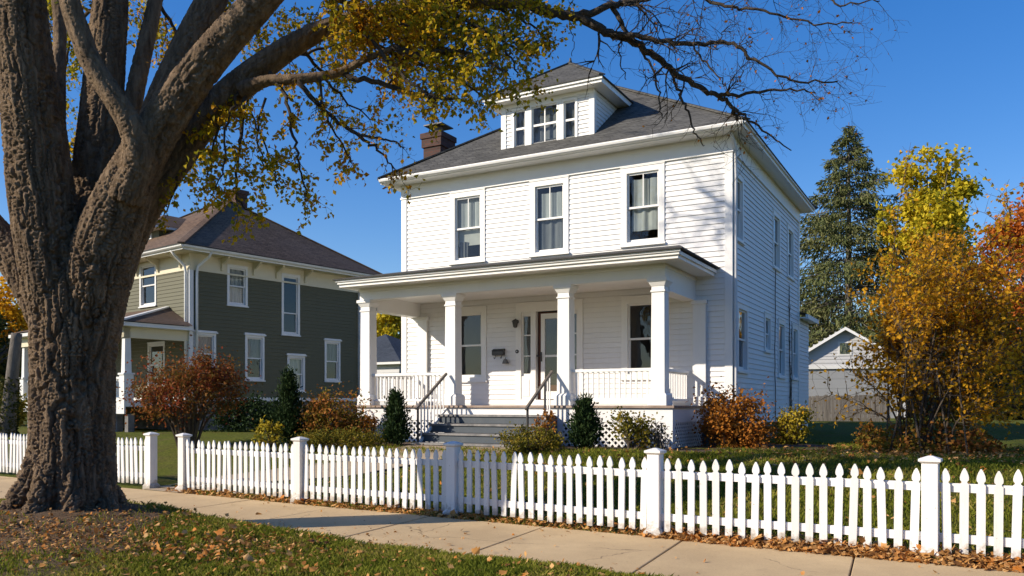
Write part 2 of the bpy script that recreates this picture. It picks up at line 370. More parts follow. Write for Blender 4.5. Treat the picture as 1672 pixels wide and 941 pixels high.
M['grass'] = leaf_mat('grass_blades', [(.085, .11, .012), (.15, .175, .018), (.22, .22, .026), (.36, .28, .08)], .35, 1.2)
M['litter'] = leaf_mat('dry_leaves', [(.10, .045, .02), (.26, .12, .035), (.46, .22, .06), (.62, .38, .16), (.50, .18, .03), (.22, .10, .03)], .2, 3)
M['mulch'] = plain('bark_mulch', (.05, .03, .018), (.13, .08, .05), .95, (18, 18, 18), .8, .03)

def lawn_mat():
    m, t, out = new_mat('lawn')
    ge = nd(t, 'ShaderNodeNewGeometry'); mp = nd(t, 'ShaderNodeMapping'); t.links.new(ge.outputs['Position'], mp.inputs[0])
    fine = noise_n(t, 14, 6, mp.outputs[0], .75); mid = noise_n(t, 1.3, 5, mp.outputs[0], .6)
    g1 = ramp(t, fine, [(.3, (.05, .06, .010)), (.55, (.115, .13, .018)), (.8, (.21, .185, .05))])
    dry = ramp(t, fine, [(.3, (.06, .045, .02)), (.7, (.17, .13, .06))])
    col = mixc(t, ramp(t, mid, [(.5, (0, 0, 0)), (.72, (.7, .7, .7))]), g1, dry)
    # worn earth round the foot of the old tree
    dv = nd(t, 'ShaderNodeVectorMath', operation='SUBTRACT'); t.links.new(ge.outputs['Position'], dv.inputs[0]); dv.inputs[1].default_value = (-5.2, 8.4, .1)
    sc = nd(t, 'ShaderNodeVectorMath', operation='MULTIPLY'); t.links.new(dv.outputs[0], sc.inputs[0]); sc.inputs[1].default_value = (.34, .46, .3)
    ln = nd(t, 'ShaderNodeVectorMath', operation='LENGTH'); t.links.new(sc.outputs[0], ln.inputs[0])
    a = nd(t, 'ShaderNodeMath', operation='MULTIPLY_ADD'); t.links.new(mid, a.inputs[0]); a.inputs[1].default_value = -1.2; t.links.new(ln.outputs['Value'], a.inputs[2])
    f = ramp(t, a.outputs[0], [(.12, (1, 1, 1)), (.5, (0, 0, 0))])
    dirt = ramp(t, noise_n(t, 22, 7, mp.outputs[0], .8), [(.3, (.06, .040, .025)), (.7, (.22, .15, .095))])
    col = mixc(t, f, col, dirt)
    p = nd(t, 'ShaderNodeBsdfPrincipled'); p.inputs['Roughness'].default_value = .95; p.inputs['Specular IOR Level'].default_value = .1
    t.links.new(col, p.inputs['Base Color']); t.links.new(bump(t, noise_n(t, 30, 6, mp.outputs[0], .8), 1.0, .04), p.inputs['Normal'])
    t.links.new(p.outputs[0], out.inputs[0]); return m
def concrete_mat(name, a, b, stain):
    m, t, out = new_mat(name)
    v = scaled(t, 1, 1, 1); big = noise_n(t, .9, 6, v, .65); fine = noise_n(t, 60, 4, v, .8); mid = noise_n(t, 5, 6, v, .7)
    col = ramp(t, big, [(.35, a), (.68, b)]); col = mixc(t, ramp(t, mid, [(.56, (0, 0, 0)), (.8, (.55, .55, .55))]), col, stain)
    col = mixc(t, .25, col, ramp(t, fine, [(.25, tuple(x * .45 for x in a)), (.75, tuple(min(1, x * 1.35) for x in b))]))
    # hairline cracks, and pitted patches
    dn = nd(t, 'ShaderNodeTexNoise'); dn.inputs['Scale'].default_value = 2.2; dn.inputs['Detail'].default_value = 5; t.links.new(v, dn.inputs['Vector'])
    wv = nd(t, 'ShaderNodeVectorMath', operation='MULTIPLY_ADD'); t.links.new(dn.outputs['Color'], wv.inputs[0]); wv.inputs[1].default_value = (.55, .55, 0); t.links.new(v, wv.inputs[2])
    vo = nd(t, 'ShaderNodeTexVoronoi', feature='DISTANCE_TO_EDGE'); vo.inputs['Scale'].default_value = .42; t.links.new(wv.outputs[0], vo.inputs['Vector'])
    crack = ramp(t, vo.outputs['Distance'], [(.0, (.75, .75, .75)), (.0035, (0, 0, 0))]); msk = ramp(t, noise_n(t, .7, 2, v), [(.5, (0, 0, 0)), (.56, (1, 1, 1))])
    cm_ = nd(t, 'ShaderNodeMath', operation='MULTIPLY'); t.links.new(crack, cm_.inputs[0]); t.links.new(msk, cm_.inputs[1])
    col = mixc(t, cm_.outputs[0], col, tuple(x * .25 for x in stain))
    spot = ramp(t, noise_n(t, 24, 3, v, .6), [(.66, (0, 0, 0)), (.72, (.7, .7, .7))]); col = mixc(t, spot, col, tuple(x * .8 for x in stain))
    p = nd(t, 'ShaderNodeBsdfPrincipled'); p.inputs['Roughness'].default_value = .9; p.inputs['Specular IOR Level'].default_value = .2
    t.links.new(col, p.inputs['Base Color']); t.links.new(bump(t, fine, .35, .006), p.inputs['Normal'])
    t.links.new(p.outputs[0], out.inputs[0]); return m
M['lawn'] = lawn_mat()
M['concrete'] = concrete_mat('sidewalk_concrete', (.42, .30, .165), (.58, .425, .235), (.30, .21, .12))
M['path'] = concrete_mat('path_concrete', (.28, .22, .15), (.42, .33, .22), (.2, .155, .1))
M['joint'] = plain('sidewalk_joint', (.03, .025, .02), (.07, .055, .04), .95)
# ------------------------------------------------------------------ ground, sidewalk, path, beds
def make_ground():
    xs = np.concatenate([[-900, -500, -250, -140, -90, -60, -45, -35, -28, -22, -18], np.arange(-15, 15.01, .17), [18, 22, 28, 35, 45, 60, 90, 140, 250, 500, 900]])
    ys = np.concatenate([[-900, -400, -150, -60, -25, -10, -3, 2], np.arange(4, 24.01, .17), [26, 29, 33, 38, 45, 55, 70, 100, 160, 300, 600, 1200]])
    X, Y = np.meshgrid(xs, ys); Z = gz(X, Y)
    for i in range(X.shape[0]):
        if 4 <= ys[i] <= 24:
            for j in range(X.shape[1]):
                d = fdist(X[i, j], Y[i, j])
                if d > .3 or d < -2.3: Z[i, j] += .035 * noise.noise((X[i, j] * .9, Y[i, j] * .9, 0)) + .018 * noise.noise((X[i, j] * 3, Y[i, j] * 3, 5))
    nx = len(xs); ny = len(ys); V = np.stack([X, Y, Z], -1).reshape(-1, 3)
    i, j = np.meshgrid(np.arange(ny - 1), np.arange(nx - 1), indexing='ij'); a = (i * nx + j).ravel()
    o = np_mesh('ground', V, np.stack([a, a + 1, a + nx + 1, a + nx], 1), M['lawn'], smooth=True); tag(o, kind='structure'); return o
make_ground()
ED = (FN[1], -FN[0])
def ed(e, d): return (FP[0] + ED[0] * e + FN[0] * d, FP[1] + ED[1] * e + FN[1] * d)
def sidewalk():
    b = MB(); base = MB()
    for k in range(-14, 9):
        e0 = -3.19 + 1.78 * k + .008; e1 = e0 + 1.764; sk = .30
        zz = [rnd.uniform(-.004, .004) for _ in range(4)]
        c = [ed(e0 + sk, -2.16), ed(e1 + sk, -2.16), ed(e1, -.10), ed(e0, -.10)]
        lo = [(x, y, -.10) for x, y in c]; hi = [(x, y, q) for (x, y), q in zip(c, zz)]
        b.hexa(lo + hi)
    o = b.build('sidewalk', M['concrete'], bevel=.008); tag(o, kind='structure')
    c = [ed(-26, -2.14), ed(13, -2.14), ed(13, -.12), ed(-26, -.12)]
    base.quad(*[(x, y, -.022) for x, y in c]); tag(base.build('sidewalk_base', M['joint']), kind='structure')
sidewalk()
def sheet(name, outline, mat, lift=.012, step=.25):
    """a sheet that follows the ground inside a polygon outline"""
    pts = [Vector((x, y, 0)) for x, y in outline]; bm = bmesh.new()
    bm.faces.new([bm.verts.new(p) for p in pts]); 
    x0 = min(p.x for p in pts); x1 = max(p.x for p in pts); y0 = min(p.y for p in pts); y1 = max(p.y for p in pts)
    for i in range(int((x1 - x0) / step) + 1):
        bmesh.ops.bisect_plane(bm, geom=bm.verts[:] + bm.edges[:] + bm.faces[:], plane_co=(x0 + i * step + .01, 0, 0), plane_no=(1, 0, 0))
    for i in range(int((y1 - y0) / step) + 1):
        bmesh.ops.bisect_plane(bm, geom=bm.verts[:] + bm.edges[:] + bm.faces[:], plane_co=(0, y0 + i * step + .01, 0), plane_no=(0, 1, 0))
    for v in bm.verts: v.co.z = float(gz(v.co.x, v.co.y)) + lift + .012 * noise.noise((v.co.x * 3, v.co.y * 3, 1))
    me = bpy.data.meshes.new(name); bm.to_mesh(me); bm.free()
    return tag(link_mesh(name, me, mat), kind='structure')
# ------------------------------------------------------------------ the white house
HU = (0.876, -0.4825); HV = (0.4828, 0.8757); HC = (4.58, 17.30); HRZ = math.atan2(HU[1], HU[0])
def hw(a, b, z=0): return Vector((HC[0] + HU[0] * a + HV[0] * b, HC[1] + HU[1] * a + HV[1] * b, z))
def front(s, n, z): return (s, -n, z)
def right(s, n, z): return (n, s, z)

def clapboards(mb, T, s0, s1, z0, z1, holes=(), ex=.115, lip=.018):
    z = z0
    while z < z1 - 1e-4:
        zt = min(z + ex, z1); cuts = {z, zt}
        for h in holes:
            for q in (h[2], h[3]):
                if z + 1e-3 < q < zt - 1e-3: cuts.add(q)
        cuts = sorted(cuts)
        for c0, c1 in zip(cuts, cuts[1:]):
            seg = [(s0, s1)]
            for h in holes:
                if h[2] < c1 - 1e-3 and h[3] > c0 + 1e-3:
                    ns = []
                    for a, b in seg:
                        if h[1] <= a or h[0] >= b: ns.append((a, b)); continue
                        if h[0] > a: ns.append((a, h[0]))
                        if h[1] < b: ns.append((h[1], b))
                    seg = ns
            n0 = lip * (1 - (c0 - z) / ex) ; n1 = lip * (1 - (c1 - z) / ex)
            for a, b in seg:
                mb.quad(T(a, n0, c0), T(b, n0, c0), T(b, n1, c1), T(a, n1, c1))
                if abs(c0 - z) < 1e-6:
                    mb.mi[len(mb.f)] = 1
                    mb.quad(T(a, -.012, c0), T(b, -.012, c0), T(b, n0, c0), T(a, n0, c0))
        z = zt
def curtain_mb(T, s0, s1, z0, z1, n, waves, amp=.018, gather=0.0):
    mb = MB(); k = 36
    for i in range(k):
        for_q = []
        for t in (i / k, (i + 1) / k):
            nn = n + amp * math.sin(t * waves * 6.283) + .006 * math.sin(t * 31)
            for_q.append((t, nn))
        (ta, na), (tb, nb) = for_q
        lo = lambda t: s0 + (s1 - s0) * (t * (1 - gather))
        hi = lambda t: s0 + (s1 - s0) * t
        mb.quad(T(lo(ta), na, z0), T(lo(tb), nb, z0), T(hi(tb), nb, z1), T(hi(ta), na, z1))
    return mb
class House:
    def __init__(s, root, base): s.root = root; s.base = base
    def part(s, name, mb, mat, smooth=False, bevel=0, label=None):
        o = mb.build(name, mat, s.root, smooth, bevel); o.location = (0, 0, -s.base)
        if label: o['label'] = label
        return o
    def window(s, T, s0, s1, z0, z1, cw=.13, head=.13, sill=.07, rail=.5, frame='trim', sash='trim', muntin=0, curtains=(), shade=None, hood=False, depth=.10, label=None):
        a, b, c, d = s0 + cw, s1 - cw, z0 + sill, z1 - head
        m = MB()
        m.box(s0, a, -depth, .032, z0, z1, T); m.box(b, s1, -depth, .032, z0, z1, T)
        m.box(a, b, -depth, .031, d, z1, T); m.box(a, b, -depth, .031, z0, c, T)
        m.box(s0 - .025, s1 + .025, .0, .065, z0 - .03, z0 + .012, T)
        if hood: m.box(s0 - .05, s1 + .05, .0, .075, z1 - .01, z1 + .035, T); m.box(s0 - .02, s1 + .02, .0, .05, z1 + .035, z1 + .07, T)
        else: m.box(s0 - .012, s1 + .012, .0, .045, z1 - .004, z1 + .02, T)
        wn = s.part('window', m, M[frame], label=label)
        zm = c + (d - c) * rail; q = .042; m = MB()
        # upper sash in front, lower sash behind it
        for (n0, n1, lo, hi) in ((-.045, -.015, zm - .02, d), (-.080, -.050, c, zm + .02)):
            m.box(a, a + q, n0, n1, lo, hi, T); m.box(b - q, b, n0, n1, lo, hi, T)
            m.box(a + q, b - q, n0, n1, hi - q, hi, T); m.box(a + q, b - q, n0, n1, lo, lo + q + (.02 if lo == c else 0), T)
        if muntin:
            for i in range(1, muntin):
                x = a + (b - a) * i / muntin; m.box(x - .010, x + .010, -.04, -.018, zm + .02, d - q, T)
                if muntin > 2 or head < .09: m.box(x - .010, x + .010, -.075, -.053, c + q + .02, zm - .02, T)
        m.build('sash', M[sash], wn)
        m = MB(); m.quad(T(a + q, -.030, zm + .02), T(b - q, -.030, zm + .02), T(b - q, -.030, d - q), T(a + q, -.030, d - q))
        m.quad(T(a + q, -.065, c + q + .02), T(b - q, -.065, c + q + .02), T(b - q, -.065, zm - .02), T(a + q, -.065, zm - .02))
        m.build('pane', M['glass'], wn)
        W = b - a; H = d - c
        for (x0, x1, y0, y1, mat, wv, ga) in curtains:
            curtain_mb(T, a + W * x0, a + W * x1, c + H * y0, c + H * y1, -.115, wv, gather=ga).build('curtain', M[mat], wn)
        if shade is not None:
            m = MB(); m.box(a - .02, b + .02, -.150, -.145, c + H * shade, d + .02, T); m.box(a - .02, b + .02, -.155, -.138, c + H * shade - .03, c + H * shade, T)
            m.build('roller_shade', M['shade_cloth'], wn)
        return wn
def gutter(m, axis_pts, h=.11, w=.11):
    pass

root = thing('white_house', 'two-storey white clapboard house with hipped grey roof, dormer and columned front porch', 'house', hw(0, 0, .58), HRZ)
H = House(root, .58); WL, WD = -8.44, 7.8
ZF, ZS = 1.47, 7.12                                  # porch floor and eave soffit
up = [(-6.97, -5.97, 4.99, 6.74), (-4.73, -3.73, 4.99, 6.74), (-2.44, -1.44, 5.01, 6.74)]
lo = [(-6.95, -5.93, 2.06, 3.87), (-2.43, -1.41, 2.06, 3.87)]
door = (-5.11, -3.37, 1.47, 3.88)
rw = [(.08, .98, 5.0, 6.45), (4.12, 5.02, 4.96, 6.42), (6.02, 6.95, 4.98, 6.42), (.42, 1.40, 2.2, 3.68), (3.12, 3.86, 2.78, 3.72), (4.76, 5.68, 2.2, 3.72), (6.74, 7.62, 2.2, 3.74)]
sh = lambda h: (h[0] + .03, h[1] - .03, h[2] + .03, h[3] - .03)
m = MB()
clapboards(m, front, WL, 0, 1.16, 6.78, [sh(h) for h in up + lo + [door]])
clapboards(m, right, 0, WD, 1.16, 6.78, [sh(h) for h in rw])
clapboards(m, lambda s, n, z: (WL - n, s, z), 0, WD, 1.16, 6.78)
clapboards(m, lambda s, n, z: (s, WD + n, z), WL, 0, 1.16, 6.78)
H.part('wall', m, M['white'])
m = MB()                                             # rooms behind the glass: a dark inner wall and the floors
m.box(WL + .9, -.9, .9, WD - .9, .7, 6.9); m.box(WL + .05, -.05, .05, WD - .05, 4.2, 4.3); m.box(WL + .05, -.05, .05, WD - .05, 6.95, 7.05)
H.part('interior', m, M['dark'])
for (a0, a1, b0, b1) in ((-.13, .03, -.03, 0), (0, .03, 0, .13), (WL - .03, WL + .13, -.03, 0), (WL - .03, WL, 0, .13), (0, .03, WD - .13, WD + .03)):
    H.part('corner_board', MB().box(a0, a1, b0, b1, 1.16, 6.76), M['trim'])
m = MB()
m.box(WL - .034, .034, -.034, 0, 6.765, ZS); m.box(0, .033, .001, WD, 6.765, ZS); m.box(WL - .033, WL, .001, WD, 6.765, ZS); m.box(WL - .033, .033, WD, WD + .034, 6.765, ZS)
m.box(WL - .05, .05, -.05, -.034, 6.76, 6.80); m.box(.033, .05, -.034, WD, 6.76, 6.80)
H.part('frieze', m, M['trim'])
m = MB(); m.box(WL + .02, -.02, .02, WD - .02, .3, 1.16); H.part('foundation', m, M['stone'])
m = MB(); m.box(-.02, .045, 0, WD, 1.06, 1.17); m.box(WL, .04, -.04, .0, 1.06, 1.17); H.part('water_table', m, M['trim'])
# main roof: eaves, soffit, gutter, hip
E0, E1, EF, EB = WL - .34, .34, -.42, WD + .38
m = MB(); m.box(E0, E1, EF, EB, ZS, ZS + .03); H.part('soffit', m, M['trim'])
def cornice(h, E0, E1, EF, EB, z, hh, proud=.035, ends=True):
    m = MB()
    m.box(E0, E1, EF - .03, EF, z, z + hh); m.box(E1, E1 + .03, EF - .03, EB, z, z + hh); m.box(E0 - .03, E0, EF - .03, EB, z, z + hh)
    h.part('fascia', m, M['trim'], bevel=.006)
cornice(H, E0, E1, EF, EB, ZS - .02, .13)
m = MB()                                             # the half-round gutter along the front and the right-hand eaves
def gut(m, T, s0, s1, z):
    prof = [(0, 0), (.05, .005), (.085, .03), (.10, .07), (.10, .095), (.088, .095), (.088, .075), (.0, .075)]
    m.prism(prof, lambda n, q: T(s0, n, z + q), lambda n, q: T(s1, n, z + q))
gut(m, lambda s, n, z: (s, EF - .031 - n, z), E0 - .02, E1 + .02, ZS)
gu = H.part('gutter', m, M['trim'])
m = MB(); m.box(E1 + .031, E1 + .075, EF - .1, EB, ZS + .05, ZS + .11)
H.part('eave_moulding', m, M['trim'])
RZ = ZS + .115; AP = [(-4.25, 3.6, 10.12), (-4.05, 4.1, 10.12)]
e = [(E0 - .07, EF - .10, RZ), (E1 + .09, EF - .10, RZ), (E1 + .09, EB + .07, RZ), (E0 - .07, EB + .07, RZ)]
m = MB(); ra = [(-4.15, 3.55, 10.13), (-4.15, 4.05, 10.13)]
m.tri(e[0], e[1], ra[0]); m.quad(e[1], e[2], ra[1], ra[0]); m.tri(e[2], e[3], ra[1]); m.quad(e[3], e[0], ra[0], ra[1])
rf = H.part('roof', m, M['roof'])
m = MB(); m.box(E0 - .075, E1 + .095, EF - .105, EB + .075, RZ - .028, RZ - .004); m.build('drip_edge', M['drip'], rf)
m = MB()
for a, b in ((e[0], ra[0]), (e[1], ra[0]), (e[2], ra[1]), (e[3], ra[1]), (ra[0], ra[1])): m.bar(a, b, .20, .035)
m.build('ridge_cap', M['roof'], rf)
# dormer
DX0, DX1, DB = -5.55, -3.15, .10; DZ = 8.70
dm = MB(); dT = lambda s, n, z: (s, DB - n, z)
def roofz(b): return RZ + (10.13 - RZ) * (b - EF + .1) / (3.55 - EF + .1)
dw = [(-5.27, -4.86, 7.60, 8.58), (-4.80, -4.02, 7.60, 8.60), (-3.96, -3.55, 7.60, 8.58)]
clapboards(dm, dT, DX0, DX1, 7.44, DZ, [(h[0] + .02, h[1] - .02, h[2] + .02, h[3] - .02) for h in dw], ex=.1)
for side, sg in ((DX1, 1), (DX0, -1)):
    z = 7.5
    while z < DZ:
        zt = min(z + .1, DZ); bb = EF - .1 + (z - RZ) / (10.13 - RZ) * (3.55 - EF + .1) + .06; bt = bb + .12
        dm.quad((side + sg * .016, DB, z), (side + sg * .016, bt, z), (side, bt, zt), (side, DB, zt)); dm.quad((side - sg * .01, DB, z), (side - sg * .01, bt, z), (side + sg * .016, bt, z), (side + sg * .016, DB, z)); z = zt
dor = H.part('dormer', dm, M['white'])
m = MB()
for (a0, a1) in ((DX0 - .02, DX0 + .11), (DX1 - .11, DX1 + .02)): m.box(a0, a1, DB - .03, DB + .0, 7.42, DZ)
m.box(DX1, DX1 + .022, DB, DB + .11, 7.46, DZ); m.box(DX0, DX1, DB - .034, DB, 8.60, DZ); m.box(DX0 + .1, DX1 - .1, DB - .05, DB, 7.49, 7.58); m.box(-5.3, -3.52, DB - .025, DB, 7.58, 7.62)
m.box(-4.87, -4.79, DB - .03, DB, 7.58, 8.6); m.box(-4.03, -3.95, DB - .03, DB, 7.58, 8.6)
m.box(DX0 + .03, DX1 - .03, DB + .6, DB + .62, 7.5, DZ)
m.build('dormer_trim', M['trim'], dor)
oe = .30; z0 = DZ
m = MB(); m.box(DX0 - oe, DX1 + oe, DB - oe, 2.2, z0, z0 + .03); m.box(DX0 - oe - .02, DX1 + oe + .02, DB - oe - .02, DB - oe, z0 - .01, z0 + .13); m.box(DX1 + oe, DX1 + oe + .02, DB - oe, 2.2, z0 - .01, z0 + .13); m.box(DX0 - oe - .02, DX0 - oe, DB - oe, 2.2, z0 - .01, z0 + .13)
m.box(DX0 - oe - .05, DX1 + oe + .05, DB - oe - .06, DB - oe - .02, z0 + .055, z0 + .12)
m.build('dormer_eave', M['trim'], dor)
q = [(DX0 - oe - .06, DB - oe - .08, z0 + .13), (DX1 + oe + .06, DB - oe - .08, z0 + .13), (DX1 + oe + .06, 2.35, z0 + .13), (DX0 - oe - .06, 2.35, z0 + .13)]
pk = (-4.35, 1.42, 10.0); pb = (-4.35, 3.5, 10.0)
m = MB(); m.tri(q[0], q[1], pk); m.quad(q[1], q[2], pb, pk); m.quad(q[3], q[0], pk, pb)
m.build('dormer_roof', M['roof'], dor)
m = MB(); m.box(q[0][0] - .005, q[1][0] + .005, q[0][1] - .005, 2.34, z0 + .108, z0 + .127); m.build('drip_edge', M['drip'], dor)
m = MB()
for a in (q[0], q[1]): m.bar(a, pk, .15, .03)
m.tube([(-4.35, 1.42, 10.0), (-4.35, 1.42, 10.12)], [.05, .02], 6); m.build('ridge_cap', M['roof'], dor)
def sub_window(h, T, parent, **kw):
    w_ = H.window(T, *h, **kw); w_.parent = parent; w_.location = (0, 0, 0); return w_
sub = dict(cw=.055, head=.055, sill=.05, depth=.08)
# thing > part > sub-part: the dormer's windows are sub-parts, one mesh each
def flat_window(h, T, parent, muntin=False):
    s0, s1, z0, z1 = h; c = .055; m = MB()
    m.box(s0, s0 + c, -.06, .03, z0, z1, T); m.box(s1 - c, s1, -.06, .03, z0, z1, T); m.box(s0 + c, s1 - c, -.06, .029, z1 - c, z1, T); m.box(s0 + c, s1 - c, -.06, .029, z0, z0 + c, T)
    zm = (z0 + z1) / 2; m.box(s0 + c, s1 - c, -.045, -.01, zm - .025, zm + .025, T)
    for x in (s0 + c, s1 - c - .03): m.box(x, x + .03, -.045, -.012, z0 + c, z1 - c, T)
    m.box(s0 + c, s1 - c, -.044, -.014, z1 - c - .03, z1 - c, T); m.box(s0 + c, s1 - c, -.044, -.014, z0 + c, z0 + c + .035, T)
    if muntin: m.box((s0 + s1) / 2 - .013, (s0 + s1) / 2 + .013, -.04, -.015, z0 + c, z1 - c, T)
    m.build('window', M['trim'], parent)
    m = MB(); m.quad(T(s0 + c, -.035, z0 + c), T(s1 - c, -.035, z0 + c), T(s1 - c, -.035, z1 - c), T(s0 + c, -.035, z1 - c)); m.build('pane', M['glass'], parent)
    curtain_mb(T, s0, s1, z0, z1, -.14, 4).build('curtain', M['lace'], parent)
for i, h in enumerate(dw): flat_window(h, dT, dor, i == 1)
# windows of the front
H.window(front, *up[0], muntin=2, curtains=[(.12, 1.0, .5, .92, 'curtain', 3, 0), (.1, .4, 0, .3, 'lace', 2, 0)], shade=.26)
H.window(front, *up[1], muntin=2, curtains=[(.12, 1.0, .5, .9, 'curtain', 3, 0), (.12, 1.0, .0, .5, 'lace', 3, 0)])
H.window(front, *up[2], muntin=2, curtains=[(.1, 1.0, .5, .92, 'curtain', 3, 0), (.1, 1, .17, .5, 'curtain', 3, 0)])
H.window(front, *lo[0], cw=.14, head=.15, sill=.1)
H.window(front, *lo[1], cw=.14, head=.15, sill=.1)
for i, h in enumerate(rw): H.window(right, *h, cw=.10, head=.12, sill=.06, curtains=[(.1, .9, .5, 1, 'lace', 3, 0)] if i in (3, 5, 6) else ())
# front door with its sidelights
s0, s1, z0, z1 = door; m = MB()
m.box(s0, -4.97, -.1, .034, z0, z1, front); m.box(-3.51, s1, -.1, .034, z0, z1, front); m.box(-4.97, -3.51, -.1, .033, 3.68, z1, front)
m.box(-4.70, -4.58, -.1, .030, z0, 3.68, front); m.box(-3.90, -3.78, -.1, .030, z0, 3.68, front)
m.box(s0 - .02, s1 + .02, 0, .05, z1, z1 + .025, front); m.box(-4.97, -4.70, -.1, .02, z0, 2.16, front); m.box(-3.78, -3.51, -.1, .02, z0, 2.16, front)
m.box(-4.92, -4.75, .02, .028, 1.68, 2.08, front); m.box(-4.97, -3.51, -.1, .045, z0, 1.60, front)
H.part('door_casing', m, M['trim'])
for a, b in ((-4.97, -4.70), (-3.78, -3.51)):
    m = MB(); m.box(a, a + .04, -.07, -.02, 2.16, 3.68, front); m.box(b - .04, b, -.07, -.02, 2.16, 3.68, front); m.box(a + .04, b - .04, -.07, -.02, 3.58, 3.68, front); m.box(a + .04, b - .04, -.07, -.02, 2.16, 2.22, front)
    for z in (2.64, 3.13): m.box(a + .04, b - .04, -.065, -.025, z - .014, z + .014, front)
    sl_ = H.part('sidelight', m, M['trim'])
    m = MB(); m.quad(front(a, -.05, 2.16), front(b, -.05, 2.16), front(b, -.05, 3.6), front(a, -.05, 3.6)); m.build('pane', M['glass'], sl_)
    curtain_mb(front, a, b, 2.16, 3.66, -.09, 2, .008).build('curtain', M['lace'], sl_)
m = MB(); a, b = -4.56, -3.90
m.box(a, a + .02, -.13, -.09, 1.6, 3.66, front); m.box(a + .0, b, -.13, -.10, 1.6, 3.66, front)
dr = H.part('front_door', m, M['red_door'])
m = MB(); m.box(a + .09, a + .19, -.07, -.03, 1.62, 3.62, front); m.box(b - .1, b, -.07, -.03, 1.62, 3.62, front); m.box(a + .19, b - .1, -.07, -.03, 3.50, 3.62, front); m.box(a + .19, b - .1, -.07, -.03, 2.60, 2.65, front); m.box(a + .19, b - .1, -.07, -.03, 1.62, 1.80, front)
m.build('storm_door', M['trim'], dr)
m = MB(); m.quad(front(a + .19, -.05, 1.8), front(b - .1, -.05, 1.8), front(b - .1, -.05, 3.5), front(a + .19, -.05, 3.5)); m.build('storm_glass', M['glass'], dr)
m = MB(); m.box(a + .20, b - .11, -.098, -.09, 1.95, 3.48, front); m.build('door_light', M['dark'], dr)
m = MB(); m.tube([front(a + .10, .0, 2.62), front(a + .10, .05, 2.62), front(a + .02, .06, 2.63)], .016, 8); m.box(a + .08, a + .12, -.09, .0, 2.5, 2.72, front); m.build('handle', M['iron'], dr)
# downspout, rear wing
m = MB(); m.tube([(.05, -.25, 7.1), (.07, -.1, 6.95), (.075, .03, 6.8), (.075, .045, 6.3), (.075, .045, 1.0), (.15, .0, .8)], .04, 8)
H.part('downspout', m, M['gtrim'], True)
m = MB(); clapboards(m, lambda s, n, z: (n, s, z), WD, 9.5, 1.0, 4.0); m.box(-4.5, -.01, WD, 9.49, .6, 4.0)
rwg = H.part('rear_wing', m, M['white'])
m = MB(); m.quad((.25, WD, 4.12), (.25, 9.8, 4.12), (-2, 9.8, 4.9), (-2, WD, 4.9)); m.quad((-4.7, WD, 4.12), (-4.7, 9.8, 4.12), (-2, 9.8, 4.9), (-2, WD, 4.9)); m.build('wing_roof', M['roof'], rwg)
m = MB(); m.box(.2, .26, WD, 9.8, 3.98, 4.11); m.box(0, .2, WD, 9.8, 4.0, 4.03); m.build('wing_eave', M['trim'], rwg)
# chimney
m = MB(); m.box(-9.02, -8.45, 1.75, 2.40, .5, 8.72); m.box(-9.06, -8.41, 1.71, 2.44, 8.66, 8.90); m.box(-9.09, -8.38, 1.68, 2.47, 8.90, 9.05); m.box(-8.98, -8.49, 1.79, 2.36, 9.05, 9.10)
ch = H.part('chimney', m, M['brick'])
m = MB(); m.tube([(-8.73, 2.07, 9.08), (-8.73, 2.07, 9.28)], .13, 10); m.build('flue', M['stone'], ch)
m = MB(); m.frustum(-8.73, 2.07, 9.28, 9.31, .30, .30); m.frustum(-8.73, 2.07, 9.31, 9.42, .30, .06); m.build('chimney_cap', M['iron'], ch)

# ------------------------------------------------------------------ porch of the white house
PB = -2.09; PX0, PX1 = -8.22, -.59
m = MB(); m.box(PX0 - .03, PX1 + .04, PB - .05, 0, ZF - .045, ZF); H.part('porch_floor', m, M['floor_wood'])
m = MB(); m.box(PX0, PX1, PB, PB + .04, 1.14, ZF - .05); m.box(PX1 - .04, PX1, PB + .04, -.02, 1.14, ZF - .05); m.box(PX0, PX0 + .04, PB + .04, -.02, 1.14, ZF - .05)
for x in (PX0 + .0, -5.92, -3.04, PX1 - .14): m.box(x, x + .14, PB - .003, PB + .04, .35, 1.14)
m.box(PX1 - .035, PX1 + .003, PB + .0, PB + .14, .35, 1.14); m.box(PX0, PX1, PB + .005, PB + .03, .35, .62)
H.part('porch_skirt', m, M['white'])
def lattice(a0, a1, z0, z1, T):
    m = MB(); st = .135; wv = .030; hgt = z1 - z0
    for sg, n in ((1, 0), (-1, .009)):
        k = a0 - hgt
        while k < a1 + hgt:
            p0 = [k, z0]; p1 = [k + hgt, z1]
            if sg < 0: p0, p1 = [k + hgt, z0], [k, z1]
            (xa, za), (xb, zb) = p0, p1
            def clip(x): 
                t = (x - xa) / (xb - xa); return za + (zb - za) * t
            L, R = min(xa, xb), max(xa, xb); L2, R2 = max(L, a0), min(R, a1)
            if R2 - L2 > .02: m.bar(T(L2, n, clip(L2)), T(R2, n, clip(R2)), .008, wv * 1.3, up=(0, 0, 1))
            k += st
    return m
m = lattice(PX0 + .14, -5.92, .60, 1.14, lambda s, n, z: (s, PB + .02 - n, z)); H.part('lattice_panel', m, M['white'])
m = lattice(-2.9, PX1 - .14, .60, 1.14, lambda s, n, z: (s, PB + .02 - n, z)); H.part('lattice_panel', m, M['white'])
m = lattice(PB + .14, -.05, .50, 1.14, lambda s, n, z: (PX1 - .02 + n, s, z)); H.part('lattice_panel', m, M['white'])
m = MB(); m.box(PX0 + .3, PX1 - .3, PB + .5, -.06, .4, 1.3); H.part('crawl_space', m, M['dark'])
cb = PB + .18; CX = [-8.03, -5.66, -2.91, -.90]
colm = MB(); colm.box(-.19, .19, -.19, .19, 0, .20); colm.frustum(0, 0, .20, .245, .19, .155); colm.frustum(0, 0, .245, 2.30, .142, .130)
